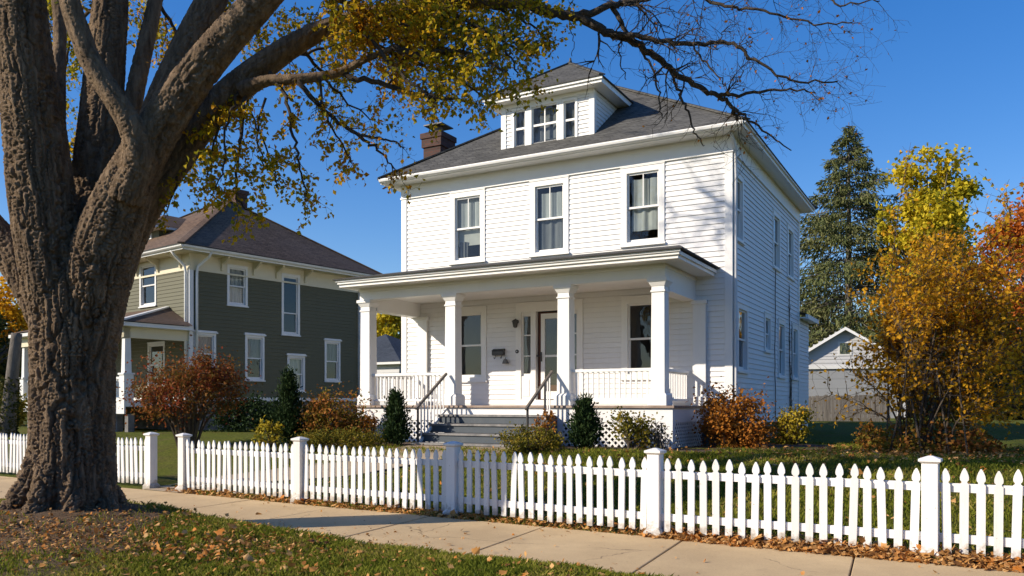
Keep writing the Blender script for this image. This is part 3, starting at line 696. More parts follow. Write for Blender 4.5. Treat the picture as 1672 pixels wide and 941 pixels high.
colm.box(-.150, .150, -.150, .150, 2.19, 2.225); colm.frustum(0, 0, 2.30, 2.39, .135, .185); colm.box(-.20, .20, -.20, .20, 2.39, 2.46)
cm = colm.mesh('column')
for i, x in enumerate(CX):
    c = link_mesh('column', cm, M['trim'] if not i else None, root); c.location = (x, cb, ZF - .58)
    b = c.modifiers.new('bevel', 'BEVEL'); b.width = .008; b.segments = 2
for (a0, a1) in ((-.80, -.52), (-7.92, -7.64)):
    m = MB(); m.box(a0, a1, -.09, -.017, ZF, 3.62); m.box(a0 - .03, a1 + .03, -.12, -.017, 3.62, 3.70); m.box(a0 - .03, a1 + .03, -.12, -.017, ZF, 1.66); H.part('pilaster', m, M['trim'])
b0, b1 = cb - .145, cb + .145
m = MB(); m.box(CX[0] - .145, CX[3] + .145, b0, b1, 3.93, 4.17); m.box(CX[3] - .145, CX[3] + .145, b1, -.0, 3.70, 4.17); m.box(CX[0] - .145, CX[0] + .145, b1, -.0, 3.70, 4.17)
m.box(CX[0] - .165, CX[3] + .165, b0 - .02, b0, 4.12, 4.17); m.box(CX[3] + .145, CX[3] + .165, b0, 0, 4.12, 4.17)
H.part('porch_beam', m, M['trim'], bevel=.005)
m = MB(); m.box(CX[0] + .145, CX[3] - .145, b1, -.02, 4.05, 4.08); H.part('porch_ceiling', m, M['white'])
PE0, PE1, PEF = -8.36, -.36, -2.52
m = MB(); m.box(PE0, PE1, PEF, -.0, 4.20, 4.23); m.box(CX[0] - .15, CX[3] + .15, b0 - .005, b0 + .02, 4.17, 4.2); m.box(CX[3] + .12, CX[3] + .15, b0, 0, 4.17, 4.2); H.part('porch_soffit', m, M['trim'])
m = MB()
for (x0, x1, y0, y1) in ((PE0 - .02, PE1 + .02, PEF - .02, PEF), (PE1, PE1 + .02, PEF, 0), (PE0 - .02, PE0, PEF, 0)): m.box(x0, x1, y0, y1, 4.185, 4.33)
m.box(PE0 - .05, PE1 + .05, PEF - .06, PEF - .02, 4.25, 4.32); m.box(PE1 + .02, PE1 + .06, PEF - .02, 0, 4.25, 4.32)
m.box(PE0 - .08, PE1 + .08, PEF - .09, PEF - .06, 4.30, 4.345)
H.part('porch_fascia', m, M['trim'], bevel=.006)
q = [(PE0 - .12, PEF - .13, 4.37), (PE1 + .12, PEF - .13, 4.37), (PE1 + .12, -.02, 4.37), (PE0 - .12, -.02, 4.37)]; t0, t1 = (-7.6, -.02, 4.92), (-1.1, -.02, 4.92)
m = MB(); m.quad(q[0], q[1], t1, t0); m.tri(q[1], q[2], t1); m.tri(q[3], q[0], t0); pr = H.part('porch_roof', m, M['roof'])
m = MB(); m.box(q[0][0] - .004, q[1][0] + .004, q[0][1] - .004, -.02, 4.345, 4.366); m.build('drip_edge', M['drip'], pr)
# railings: each baluster is a piece of its railing
balm = MB().box(-.017, .017, -.017, .017, 0, .575).mesh('baluster'); balm.materials.append(M['trim'])
def railing(p, q_):
    a = Vector((p[0], p[1], 0)); b = Vector((q_[0], q_[1], 0)); L = (b - a).length; m = MB()
    for z, h_, w_ in ((2.175, .06, .085), (1.585, .05, .055)):
        m.bar(a + Vector((0, 0, z)), b + Vector((0, 0, z)), w_, h_)
    r = H.part('railing', m, M['trim'], bevel=.004); n = int(round(L / .113))
    for i in range(1, n):
        o = bpy.data.objects.new('baluster', balm); COL.objects.link(o); o.parent = r; pp = a + (b - a) * (i / n); o.location = (pp.x, pp.y, 1.60)
railing((CX[0] + .14, cb), (CX[1] - .14, cb)); railing((CX[2] + .14, cb), (CX[3] - .14, cb))
railing((CX[3], cb + .14), (CX[3], -.10)); railing((CX[0], cb + .14), (CX[0], -.10))
# steps and handrails
m = MB(); me_ = MB(); SX0, SX1 = -5.76, -3.08
for i, z in enumerate((1.275, 1.085, .895, .705)):
    yb = PB - .05 - .30 * i; m.box(SX0, SX1, yb - .27, PB + .0 if i == 0 else yb + .005, z - .185, z - .042); me_.box(SX0 - .02, SX1 + .02, yb - .30, yb + (.04 if i == 0 else .0), z - .04, z)
m.box(SX0, SX1, PB - 1.22, PB - 1.2, .40, .52)
st = H.part('steps', m, M['step']); me_.build('tread', M['step_edge'], st)
m = MB()
for i, z in enumerate((1.235, 1.045, .855, .665)): m.box(SX1 + .02, SX1 + .06, PB - .35 - .30 * i, PB, z - .19, z)
m.build('stringer', M['step'], st)
hl = lambda x: [(x, PB - 1.17, 1.40), (x, PB - 1.08, 1.47), (x, PB - .02, 2.17)]
for x in (SX0 + .05, SX1 - .05):
    m = MB(); pts = hl(x); m.bar(pts[0], pts[2], .05, .05)
    hr = H.part('handrail', m, M['rail_wood'], bevel=.006)
    m = MB(); m.tube([(x, PB - 1.10, .45), (x, PB - 1.10, 1.44)], .024, 8); 
    if x > -4: m.tube([(x, PB - .35, 1.28), (x, PB - .35, 1.93)], .02, 8)
    m.build('rail_post', M['iron'], hr)
    m = MB()
    if x < -4: m.bar((x, PB - 1.10, .66), (x, PB - .02, 1.40), .04, .05)
    for k in range(1, 9 if x < -4 else 4):
        t = k / 9.0 if x < -4 else .72 + .09 * (k - 1); yb = PB - 1.10 + t * 1.08; m.box(x - .011, x + .011, yb - .011, yb + .011, .66 + .74 * t, 1.42 + .72 * t)
    m.build('rail_balusters', M['trim'], hr)
# things fixed to the front wall
def on_wall(a, z, name, label, cat): return thing(name, label, cat, hw(a, 0, z), HRZ)
t = on_wall(-5.57, 2.64, 'mailbox', 'black wall mailbox between porch window and front door', 'mailbox')
m = MB(); m.box(-.16, .16, -.11, -.02, .03, .14); b_ = m.build('box', M['iron'], t, bevel=.01)
m = MB(); m.prism([(-.12, .14), (-.02, .19), (-.02, .14)], lambda y, z: (-.165, y, z), lambda y, z: (.165, y, z)); m.build('lid', M['iron'], t)
m = MB()
for x in (-.09, .09): m.tube([(x, -.05, .03), (x, -.06, -.03), (x, -.10, -.05), (x, -.12, -.01)], .008, 6)
m.build('newspaper_hook', M['iron'], t)
t = on_wall(-5.07, 3.38, 'wall_lantern', 'small black wall lantern beside the front door sidelight', 'lantern')
m = MB(); m.tube([(0, -.034, .08), (0, -.05, .08)], .05, 10); m.tube([(0, -.05, .08), (0, -.10, .14), (0, -.13, .12)], .012, 6); m.build('bracket', M['iron'], t)
m = MB(); m.frustum(0, -.13, -.05, .08, .035, .055); m.frustum(0, -.13, .08, .13, .07, .01); m.frustum(0, -.13, -.075, -.05, .015, .04); m.build('lamp_cage', M['iron'], t)
t = on_wall(-5.07, 2.70, 'doorbell', 'small dark oval doorbell plate below the wall lantern', 'doorbell')
m = MB(); m.tube([(0, -.034, .05), (0, -.048, .05)], .045, 12); m.build('plate', M['iron'], t)
m = MB(); m.tube([(0, -.046, .05), (0, -.06, .05)], .014, 8); m.build('button', M['gtrim'], t)
t = on_wall(-5.37, 2.44, 'door_ornament', 'little metal bell hanging from a hook under the mailbox', 'ornament')
m = MB(); m.tube([(0, -.01, .19), (0, -.06, .19), (0, -.07, .15)], .006, 6); m.build('hook', M['iron'], t)
m = MB(); m.tube([(0, -.07, .15), (0, -.07, .12), (0, -.07, .05), (0, -.07, .03)], [.012, .05, .075, .085], 10); m.build('bell', M['lace'], t, True)
# dead creepers on the shaded side wall
for k, (s_, zt, lab) in enumerate(((4.35, 5.0, 'thin leafless creeper stem climbing side wall below the middle upper window'), (6.3, 4.7, 'tangled dead creeper on side wall near rear corner'))):
    t = thing('dead_creeper', lab, 'creeper', hw(.03, s_, .75), HRZ, 'dead creepers on the side wall'); m = MB(); r_ = random.Random(k + 3)
    for j in range(3 if k else 1):
        y = r_.uniform(-.05, .05) + j * .06; z = .2; pts = []
        while z < zt - .75 - j * .5:
            pts.append((.005, y, z)); y += r_.uniform(-.05, .05); z += .22
            if k and r_.random() < .7: m.tube([(.005, y, z), (.01, y + r_.uniform(-.2, .2), z + r_.uniform(.05, .25)), (.02, y + r_.uniform(-.3, .3), z + r_.uniform(.0, .3))], [.007, .005, .003], 4)
        m.tube(pts, .011, 5)
    m.build('stem', M['stem'], t)
# ------------------------------------------------------------------ the green house next door
GA = (-10.5, 27.0); GR = -math.radians(38); GB = .78
groot = thing('green_house', 'olive green house with cream frieze and brown hipped roof behind the old tree', 'house', (GA[0], GA[1], GB), GR)
g = House(groot, GB); GW, GD = -7.6, 7.3
grw = [(1.36, 2.16, 4.86, 6.23), (3.57, 4.37, 4.0, 6.2), (.14, .94, 2.5, 3.86), (2.06, 2.84, 2.32, 3.90), (3.82, 4.6, 1.95, 3.27), (5.52, 6.28, 2.36, 3.92)]
gfw = [(-3.15, -2.05, 4.87, 6.35), (-6.2, -5.1, 4.87, 6.35), (-2.6, -1.5, 2.1, 3.6)]
m = MB(); ks = lambda hs: [sh(h) for h in hs]
clapboards(m, right, 0, GD, 1.72, 5.92, ks(grw), ex=.125, lip=.018); clapboards(m, front, GW, 0, 1.72, 5.92, ks(gfw), ex=.125, lip=.018)
clapboards(m, lambda s, n, z: (GW - n, s, z), 0, GD, 1.72, 5.92, ex=.25); clapboards(m, lambda s, n, z: (s, GD + n, z), GW, 0, 1.72, 5.92, ex=.25)
g.part('wall', m, M['green'])
def bandw(m, T, s0, s1, hs, n):                       # the frieze is cut where windows reach into it
    xs = [s0]; 
    for h in sorted(hs):
        if h[3] > 5.95: xs += [h[0] + .02, h[1] - .02]
    xs.append(s1)
    for i in range(0, len(xs), 2): m.box(xs[i], xs[i + 1], -.02, n, 5.93, 6.42, T)
    for h in hs:
        if h[3] > 5.95: m.box(h[0] + .02, h[1] - .02, -.02, n, h[3] - .02, 6.42, T)
m = MB(); bandw(m, right, .0, GD, grw, .022); bandw(m, front, GW, .02, gfw, .021); m.box(.0, .035, 0, GD, 5.88, 5.94); m.box(GW, .04, -.036, 0, 5.88, 5.94)
g.part('frieze', m, M['cream'])
m = MB(); m.box(GW + .8, -.8, .8, GD - .8, 1, 6.3); m.box(GW + .05, -.05, .05, GD - .05, 3.93, 3.98); g.part('interior', m, M['dark'])
for q in ((-.13, .03, -.03, 0), (0, .03, .001, .12), (0, .03, GD - .12, GD + .03), (GW - .03, GW + .13, -.03, 0)): g.part('corner_board', MB().box(*q, 1.7, 5.9), M['gtrim'])
m = MB(); m.box(0, .05, 0, GD, 1.60, 1.73); m.box(GW, .05, -.05, 0, 1.6, 1.73); g.part('water_table', m, M['gtrim'])
m = MB(); m.box(GW + .02, -.02, .02, GD - .02, .5, 1.6); g.part('foundation', m, M['stone'])
kw = dict(frame='gtrim', sash='gtrim', cw=.085, sill=.06, head=.09, depth=.09)
g.window(right, *grw[0], curtains=[(0, 1, 0, 1, 'curtain', 4, 0)], **kw)
g.window(right, *grw[1], rail=.36, **kw)
for i in (2, 3, 5): g.window(right, *grw[i], hood=True, curtains=[(0, 1, .5, 1, 'lace', 3, 0)], **kw)
g.window(right, *grw[4], hood=True, curtains=[(0, 1, 0, 1, 'curtain', 3, 0)], **kw)
for h in gfw: g.window(front, *h, **kw)
go = .58; e0, e1, ef, eb = GW - go, go, -go, GD + go
m = MB(); m.box(e0, e1, ef, eb, 6.42, 6.45); g.part('soffit', m, M['cream'])
m = MB()
for (a0, a1, b0, b1) in ((e0 - .03, e1 + .03, ef - .03, ef), (e1, e1 + .03, ef, eb), (e0 - .03, e0, ef, eb)): m.box(a0, a1, b0, b1, 6.40, 6.54)
for T, s0, s1 in ((lambda s, n, z: (s, ef - .03 - n, z), e0 - .05, e1 + .12), (lambda s, n, z: (e1 + .03 + n, s, z), ef - .05, eb)):
    prof = [(0, 0), (.06, .005), (.10, .04), (.11, .11), (.0, .11)]; m.prism(prof, lambda n, q, T=T, s0=s0: T(s0, n, 6.45 + q), lambda n, q, T=T, s1=s1: T(s1, n, 6.45 + q))
g.part('gutter', m, M['gtrim'])
m = MB()
def bracket(T, s):
    m.prism([(0, 5.98), (.07, 5.98), (.13, 6.2), (.46, 6.36), (.46, 6.42), (0, 6.42)], lambda n, z: T(s - .04, n, z), lambda n, z: T(s + .04, n, z))
for s in (1.15, 2.4, 3.35, 4.6, 6.6): m = MB(); bracket(right, s); g.part('bracket', m, M['cream'])
for s in (-.5, -1.9, -3.3, -4.8): m = MB(); bracket(front, s); g.part('bracket', m, M['cream'])
for pts in ([(e1 + .05, .4, 6.45), (e1 - .1, .4, 6.3), (.12, .22, 6.0), (.09, .2, 5.8), (.09, .2, 1.2)], [(-.1, ef - .02, 6.45), (-.1, ef + .1, 6.3), (-.1, -.12, 6.0), (-.1, -.09, 5.8), (-.1, -.09, 1.2)], [(.09, GD - .08, 6.4), (.09, GD - .08, 1.2)]):
    m = MB(); m.tube(pts, .045, 8); g.part('downspout', m, M['gtrim'], True)
rz = 6.57; q = [(e0 - .16, ef - .16, rz), (e1 + .16, ef - .16, rz), (e1 + .16, eb + .1, rz), (e0 - .16, eb + .1, rz)]; a0, a1 = (-4.3, 3.65, 9.35), (-3.4, 3.65, 9.35)
m = MB(); m.quad(q[0], q[1], a1, a0); m.tri(q[1], q[2], a1); m.quad(q[2], q[3], a0, a1); m.tri(q[3], q[0], a0); gr = g.part('roof', m, M['roof_brown'])
m = MB()
for a, b in ((q[1], a1), (q[0], a0), (a0, a1), (q[2], a1)): m.bar(a, b, .22, .04)
m.build('ridge_cap', M['roof_brown'], gr)
m = MB(); m.box(q[0][0], q[1][0], q[0][1], q[2][1], rz - .03, rz - .006); m.build('drip_edge', M['drip'], gr)
m = MB(); m.box(-5.2, -3.0, .6, 2.5, 6.9, 7.75); gd = g.part('dormer', m, M['green'])
m = MB(); m.tri((-5.6, .2, 7.75), (-2.6, .2, 7.75), (-4.1, 1.4, 8.5)); m.quad((-2.6, .2, 7.75), (-2.6, 2.2, 7.75), (-4.1, 2.9, 8.5), (-4.1, 1.4, 8.5)); m.quad((-5.6, 2.2, 7.75), (-5.6, .2, 7.75), (-4.1, 1.4, 8.5), (-4.1, 2.9, 8.5)); m.build('dormer_roof', M['roof_brown'], gd)
m = MB(); m.box(-5.58, -2.62, .22, 2.2, 7.66, 7.745); m.build('dormer_eave', M['gtrim'], gd)
m = MB(); m.box(-4.75, -3.45, .56, .6, 7.0, 7.6); m.build('dormer_window', M['gtrim'], gd)
m = MB(); m.quad((-4.65, .55, 7.06), (-3.55, .55, 7.06), (-3.55, .55, 7.54), (-4.65, .55, 7.54)); m.build('pane', M['glass'], gd)
m = MB(); m.box(-3.85, -3.35, 3.95, 4.45, 7.5, 9.85); m.box(-3.9, -3.3, 3.9, 4.5, 9.7, 9.86); g.part('chimney', m, M['brick'])
# its front porch
gp = -2.15; m = MB(); m.box(GW, -.05, gp, 0, 1.42, 1.58); m.box(GW, -.05, gp, gp + .05, 1.2, 1.42); g.part('porch_floor', m, M['gtrim'])
m = MB()
for i in range(11): x = GW + .5 + i * .7; m.box(x - .1, x + .1, gp + .1, gp + .3, .5, 1.2)
g.part('porch_pier', m, M['stone'])
m = MB(); m.box(GW, -.05, gp, gp + .2, 3.55, 3.88); m.box(-.25, -.05, gp, 0, 3.55, 3.88); g.part('porch_beam', m, M['cream'])
m = MB(); m.box(GW - .25, .22, gp - .28, -.001, 3.88, 4.0); g.part('porch_eave', m, M['gtrim'])
pq = [(GW - .3, gp - .33, 4.02), (.27, gp - .33, 4.02), (.27, -.03, 4.02), (GW - .3, -.03, 4.02)]; p0, p1 = (GW + 1.2, -.03, 4.75), (-1.3, -.03, 4.75)
m = MB(); m.quad(pq[0], pq[1], p1, p0); m.tri(pq[1], pq[2], p1); m.tri(pq[3], pq[0], p0); po = g.part('porch_roof', m, M['roof_brown'])
m = MB(); m.bar(pq[1], p1, .14, .05); m.build('hip_flashing', M['gtrim'], po)
for x in (GW + .15, -5.1, -2.6, -.2):
    m = MB(); m.box(x - .15, x + .15, gp + .0, gp + .30, 1.58, 2.4); m.box(x - .18, x + .18, gp - .03, gp + .33, 2.4, 2.46); m.frustum(x, gp + .15, 2.46, 3.55, .11, .09); g.part('porch_post', m, M['gtrim'])
for (x0, x1) in ((GW + .3, -5.25), (-4.95, -2.75), (-2.45, -.35)):
    m = MB(); m.box(x0, x1, gp + .1, gp + .18, 2.28, 2.35); m.box(x0, x1, gp + .11, gp + .17, 1.7, 1.76)
    r = g.part('porch_railing', m, M['gtrim']); m = MB(); n = int((x1 - x0) / .13)
    for i in range(1, n): x = x0 + (x1 - x0) * i / n; m.box(x - .02, x + .02, gp + .12, gp + .16, 1.76, 2.28)
    m.build('slats', M['gtrim'], r)
# ------------------------------------------------------------------ buildings behind
b = P(652, 640, 46); broot = thing('small_house', 'low grey house with dark blue roof seen between the white and green houses', 'house', (b.x, b.y, .85), -.55)
m = MB(); clapboards(m, front, -7, 0, 0, 2.9, [(-2.2, -1.3, .9, 2.3)], ex=.2); clapboards(m, right, 0, 6, 0, 2.9, ex=.2); m.box(-6.98, -.02, .3, 5.98, 0, 2.9); m.build('wall', M['garage'], broot)
m = MB(); m.box(-2.26, -2.14, -.05, .03, .85, 2.36); m.box(-1.36, -1.24, -.05, .03, .85, 2.36); m.box(-2.2, -1.3, -.05, .03, 2.25, 2.36); m.box(-2.2, -1.3, -.05, .03, .85, .95); wn = m.build('window', M['gtrim'], broot)
m = MB(); m.quad((-2.2, .04, .9), (-1.3, .04, .9), (-1.3, .04, 2.3), (-2.2, .04, 2.3)); m.build('pane', M['glass'], wn)
m = MB(); m.tri((-7.4, -.4, 3), (.4, -.4, 3), (-3.5, 3.0, 4.9)); m.tri((.4, -.4, 3), (.4, 6.4, 3), (-3.5, 3.0, 4.9)); m.tri((.4, 6.4, 3), (-7.4, 6.4, 3), (-3.5, 3.0, 4.9)); m.tri((-7.4, 6.4, 3), (-7.4, -.4, 3), (-3.5, 3.0, 4.9)); m.build('roof', M['roof_blue'], broot)
m = MB(); m.box(-7.38, .38, -.38, 6.38, 2.86, 2.99); m.build('eave', M['gtrim'], broot)
b = P(1367, 660, 38); b.x += .35; garo = thing('garage', 'small white gabled garage with grey door beyond the lawn', 'garage', (b.x, b.y, .82), -.30)
HWd = 2.55; m = MB(); gt = lambda s, n, z: (s, -n, z)
clapboards(m, gt, -HWd, HWd, 2.42, 2.6, ex=.14); z = 2.6
while z < 4.06:
    k = HWd * (4.12 - z) / 1.52; clapboards(m, gt, -k, k, z, z + .14, [(-.22, .22, 2.95, 3.5)], ex=.14); z += .14
m.box(-HWd, -2.2, 0, .12, 0, 2.42); m.box(2.2, HWd, 0, .12, 0, 2.42); m.box(HWd - .02, HWd, .0, 6, 0, 2.5); m.box(-HWd, -HWd + .02, 0, 6, 0, 2.5); m.box(-HWd, HWd, 5.98, 6, 0, 2.5)
m.build('wall', M['garage'], garo)
m = MB(); m.box(-2.2, 2.2, .06, .10, 0, 2.3)
for i in range(5): m.box(-2.18, 2.18, .05, .06, .04 + i * .45, .42 + i * .45)
m.build('garage_door', M['garage_door'], garo)
m = MB(); m.box(-HWd - .02, HWd + .02, -.04, .0, 2.30, 2.44); m.box(-.3, -.22, -.03, .03, 2.9, 3.55); m.box(.22, .3, -.03, .03, 2.9, 3.55); m.box(-.22, .22, -.03, .03, 3.47, 3.55); m.box(-.22, .22, -.03, .03, 2.9, 2.97); m.build('trim', M['gtrim'], garo)
m = MB(); m.quad((-.22, .02, 2.97), (.22, .02, 2.97), (.22, .02, 3.47), (-.22, .02, 3.47)); m.build('gable_window', M['glass'], garo)
m = MB(); m.quad((-HWd - .3, -.3, 2.42), (0, -.3, 4.2), (0, 6.2, 4.2), (-HWd - .3, 6.2, 2.42)); m.quad((HWd + .3, -.3, 2.42), (0, -.3, 4.2), (0, 6.2, 4.2), (HWd + .3, 6.2, 2.42)); m.build('roof', M['roof'], garo)
m = MB(); m.bar((-HWd - .32, -.30, 2.34), (0, -.30, 4.0), .05, .14, up=(0, 1, 0)) if 0 else None
for sx in (-1, 1): m.hexa([(sx * (HWd + .32), -.33, 2.28), (0, -.33, 4.06), (0, -.28, 4.06), (sx * (HWd + .32), -.28, 2.28), (sx * (HWd + .32), -.33, 2.41), (0, -.33, 4.195), (0, -.28, 4.195), (sx * (HWd + .32), -.28, 2.41)])
m.build('bargeboard', M['trim'], garo)
# grey board fence in front of the garage
fa, fb = G(1300, 33), G(1450, 31.5); fr = thing('board_fence', 'weathered grey board fence in front of the garage', 'fence', fa, math.atan2(fb.y - fa.y, fb.x - fa.x)); L = (fb - fa).length
m = MB(); x = 0
while x < L: hh = 1.02 + rnd.uniform(-.03, .03); m.box(x, x + .135, -.012, .012, .02, hh); x += .145
m.build('board_panel', M['greywood'], fr)
m = MB(); m.box(0, L, .014, .05, .3, .38); m.box(0, L, .014, .05, .85, .93); m.build('rail', M['greywood'], fr)
for k in range(4): m = MB(); m.box(k * L / 3 - .05, k * L / 3 + .05, .052, .14, 0, 1.06); m.build('post', M['greywood'], fr)

# ------------------------------------------------------------------ white picket fence
def picket_mesh():
    wv, H_ = .038, .83
    o = [(-wv, 0), (wv, 0), (wv, H_ - .150), (.024, H_ - .138), (.024, H_ - .126), (.036, H_ - .112), (.038, H_ - .09), (.034, H_ - .065), (.022, H_ - .03), (.006, H_), (-.006, H_), (-.022, H_ - .03), (-.034, H_ - .065), (-.038, H_ - .09), (-.036, H_ - .112), (-.024, H_ - .126), (-.024, H_ - .138), (-wv, H_ - .150)]
    m = MB(); m.prism(o, lambda x, z: (x, -.022, z), lambda x, z: (x, 0, z)); me = m.mesh('picket'); me.materials.append(M['fence']); return me
PK = picket_mesh()
def post_parts(par, x, y):
    m = MB(); m.box(-.072, .072, -.072, .072, 0, .93); o = m.build('post', M['fence'], par, bevel=.005); o.location = (x, y, 0)
    m = MB(); m.frustum(0, 0, .93, .945, .078, .092); m.box(-.098, .098, -.098, .098, .945, .972); m.frustum(0, 0, .972, 1.0, .094, .02); m.build('post_cap', M['fence'], o, bevel=.003)
    m = MB(); m.box(-.105, .105, -.105, .105, -.06, .05); m.frustum(0, 0, .05, .085, .105, .076); m.build('post_base', M['fence'], o, bevel=.004)
def fence(points, label, first_post=True):
    p0 = Vector((*points[0], 0)); root_ = thing('picket_fence', label, 'fence', p0, 0)
    for i, (x, y) in enumerate(points): post_parts(root_, x - p0.x, y - p0.y); root_.children[-1].rotation_euler.z = math.atan2(ED[1], ED[0])
    for a, b in zip(points, points[1:]):
        A_ = Vector((a[0], a[1], 0)); B_ = Vector((b[0], b[1], 0)); d = (B_ - A_); L = d.length; d.normalize(); nrm = Vector((-d.y, d.x, 0)); rzz = math.atan2(d.y, d.x)
        if nrm.y < 0: nrm = -nrm
        m = MB()
        for z in (.215, .70): m.bar(A_ - p0 + d * .07 + nrm * .017 + Vector((0, 0, z)), B_ - p0 - d * .07 + nrm * .017 + Vector((0, 0, z)), .03, .085)
        m.build('rail', M['fence'], root_, bevel=.003)
        n = int(round((L - .15) / .139)); 
        for k in range(n):
            o = bpy.data.objects.new('picket', PK); COL.objects.link(o); o.parent = root_
            q = A_ - p0 + d * (.075 + (L - .15) * (k + .5) / n); o.location = (q.x, q.y, .055 + rnd.uniform(-.014, .014)); o.rotation_euler = (rnd.uniform(-.02, .02), rnd.gauss(0, .013), rzz + rnd.uniform(-.03, .03))
    return root_
run = [(-5.66, 14.30), (-3.25, 12.70), (-.79, 11.15), (1.633, 9.44), (4.05, 8.02)]
run.append((6.45, 6.55))
fence(run, 'long white picket fence along the sidewalk in front of the white house')
dl = Vector((.843, -.537)); pl = [(-6.45, 14.82)]
for k in range(1, 4): pl.append((-6.45 - dl.x * 2.9 * k, 14.82 - dl.y * 2.9 * k))
fence(list(reversed(pl)), 'white picket fence left of the gate gap behind the old tree')
# ------------------------------------------------------------------ mulch beds and the garden path
def hxy(a, b): p = hw(a, b); return (p.x, p.y)
sheet('mulch_bed', [hxy(-8.9, -2.0), hxy(-8.9, -3.5), hxy(-7.6, -3.9), hxy(-5.9, -3.4), hxy(-5.9, -1.9)], M['mulch'])
sheet('mulch_bed', [hxy(-3.0, -1.9), hxy(-3.0, -3.6), hxy(-1.6, -3.7), hxy(.5, -3.0), hxy(1.6, -2.2), hxy(2.3, -.9), hxy(2.2, 1.2), hxy(.0, 1.2), hxy(-.6, -1.6)], M['mulch'])
sheet('path', [(-5.62, 14.36), (-6.42, 14.86), (-6.0, 15.7), (-4.6, 16.0), (-3.2, 16.1), hxy(-5.75, -3.25), hxy(-3.1, -3.25), hxy(-3.0, -3.9), (-1.4, 15.2), (-2.8, 14.75), (-4.6, 14.9), (-5.5, 14.95)], M['path'], .02)
c0, c1, c2, c3 = ed(-8.62, -.12), ed(-9.62, -.12), (-6.42, 14.9), (-5.6, 14.42)
m = MB(); m.quad(*[(x, y, .006) for x, y in (c0, c1, (c2[0], c2[1] + .1), (c3[0], c3[1] + .1))]); tag(m.build('path_apron', M['path']), kind='structure')

# ------------------------------------------------------------------ growing things
def wander(p, d, L, n, curl, r_, lift=0.0):
    pts = [p.copy()]; d = d.normalized()
    for i in range(n):
        d = (d + Vector((r_.gauss(0, curl), r_.gauss(0, curl), r_.gauss(0, curl) + lift))).normalized()
        pts.append(pts[-1] + d * (L / n))
    return pts
def smooth_poly(pts, sub=5):
    """Catmull-Rom through points with radii"""
    out = []; n = len(pts)
    for i in range(n - 1):
        p0, p1, p2, p3 = pts[max(i - 1, 0)], pts[i], pts[i + 1], pts[min(i + 2, n - 1)]
        for k in range(sub):
            t = k / sub; t2 = t * t; t3 = t2 * t
            out.append(tuple(.5 * ((2 * b) + (-a + c) * t + (2 * a - 5 * b + 4 * c - d) * t2 + (-a + 3 * b - 3 * c + d) * t3) for a, b, c, d in zip(p0, p1, p2, p3)))
    out.append(tuple(pts[-1])); return out
class Wood:
    """collects branches and where their leaves sit"""
    def __init__(s, seed): s.mb = MB(); s.leaves = []; s.dirs = []; s.r = random.Random(seed)
    def limb(s, pts, rad, k=6): s.mb.tube(pts, rad, k, cap=True)
    def twig(s, p, d, L, r, level, leafy, gravity=-.02, dens=26, spread=.8, curl=.16):
        rr = s.r; n = max(3, int(L / .09)); n = min(n, 9); pts = wander(p, d, L, n, curl, rr, gravity)
        s.mb.tube(pts, [max(.0014, r * (1 - .8 * i / n)) for i in range(n + 1)], 5 if r > .008 else 3, cap=False)
        if level > 0:
            for i in range(1, n + 1):
                for _ in range(rr.choice((1, 1, 2)) if level > 1 else rr.choice((0, 1, 1))):
                    t = (pts[i] - pts[i - 1]).normalized(); side = t.cross(Vector((rr.gauss(0, 1), rr.gauss(0, 1), rr.gauss(0, 1)))).normalized()
                    s.twig(pts[i], t * (1 - spread * .45) + side * spread, L * rr.uniform(.32, .62), r * .55, level - 1, leafy, gravity, dens, spread, curl)
        if leafy > 0 and (level <= 1):
            c = int(dens * .88 * L * leafy * rr.uniform(.4, 1.5) + .5)
            for _ in range(c):
                i = rr.randint(1, n); q = pts[i] + (pts[i - 1] - pts[i]) * rr.random()
                s.leaves.append((q.x + rr.gauss(0, .03), q.y + rr.gauss(0, .03), q.z + rr.gauss(0, .025)))

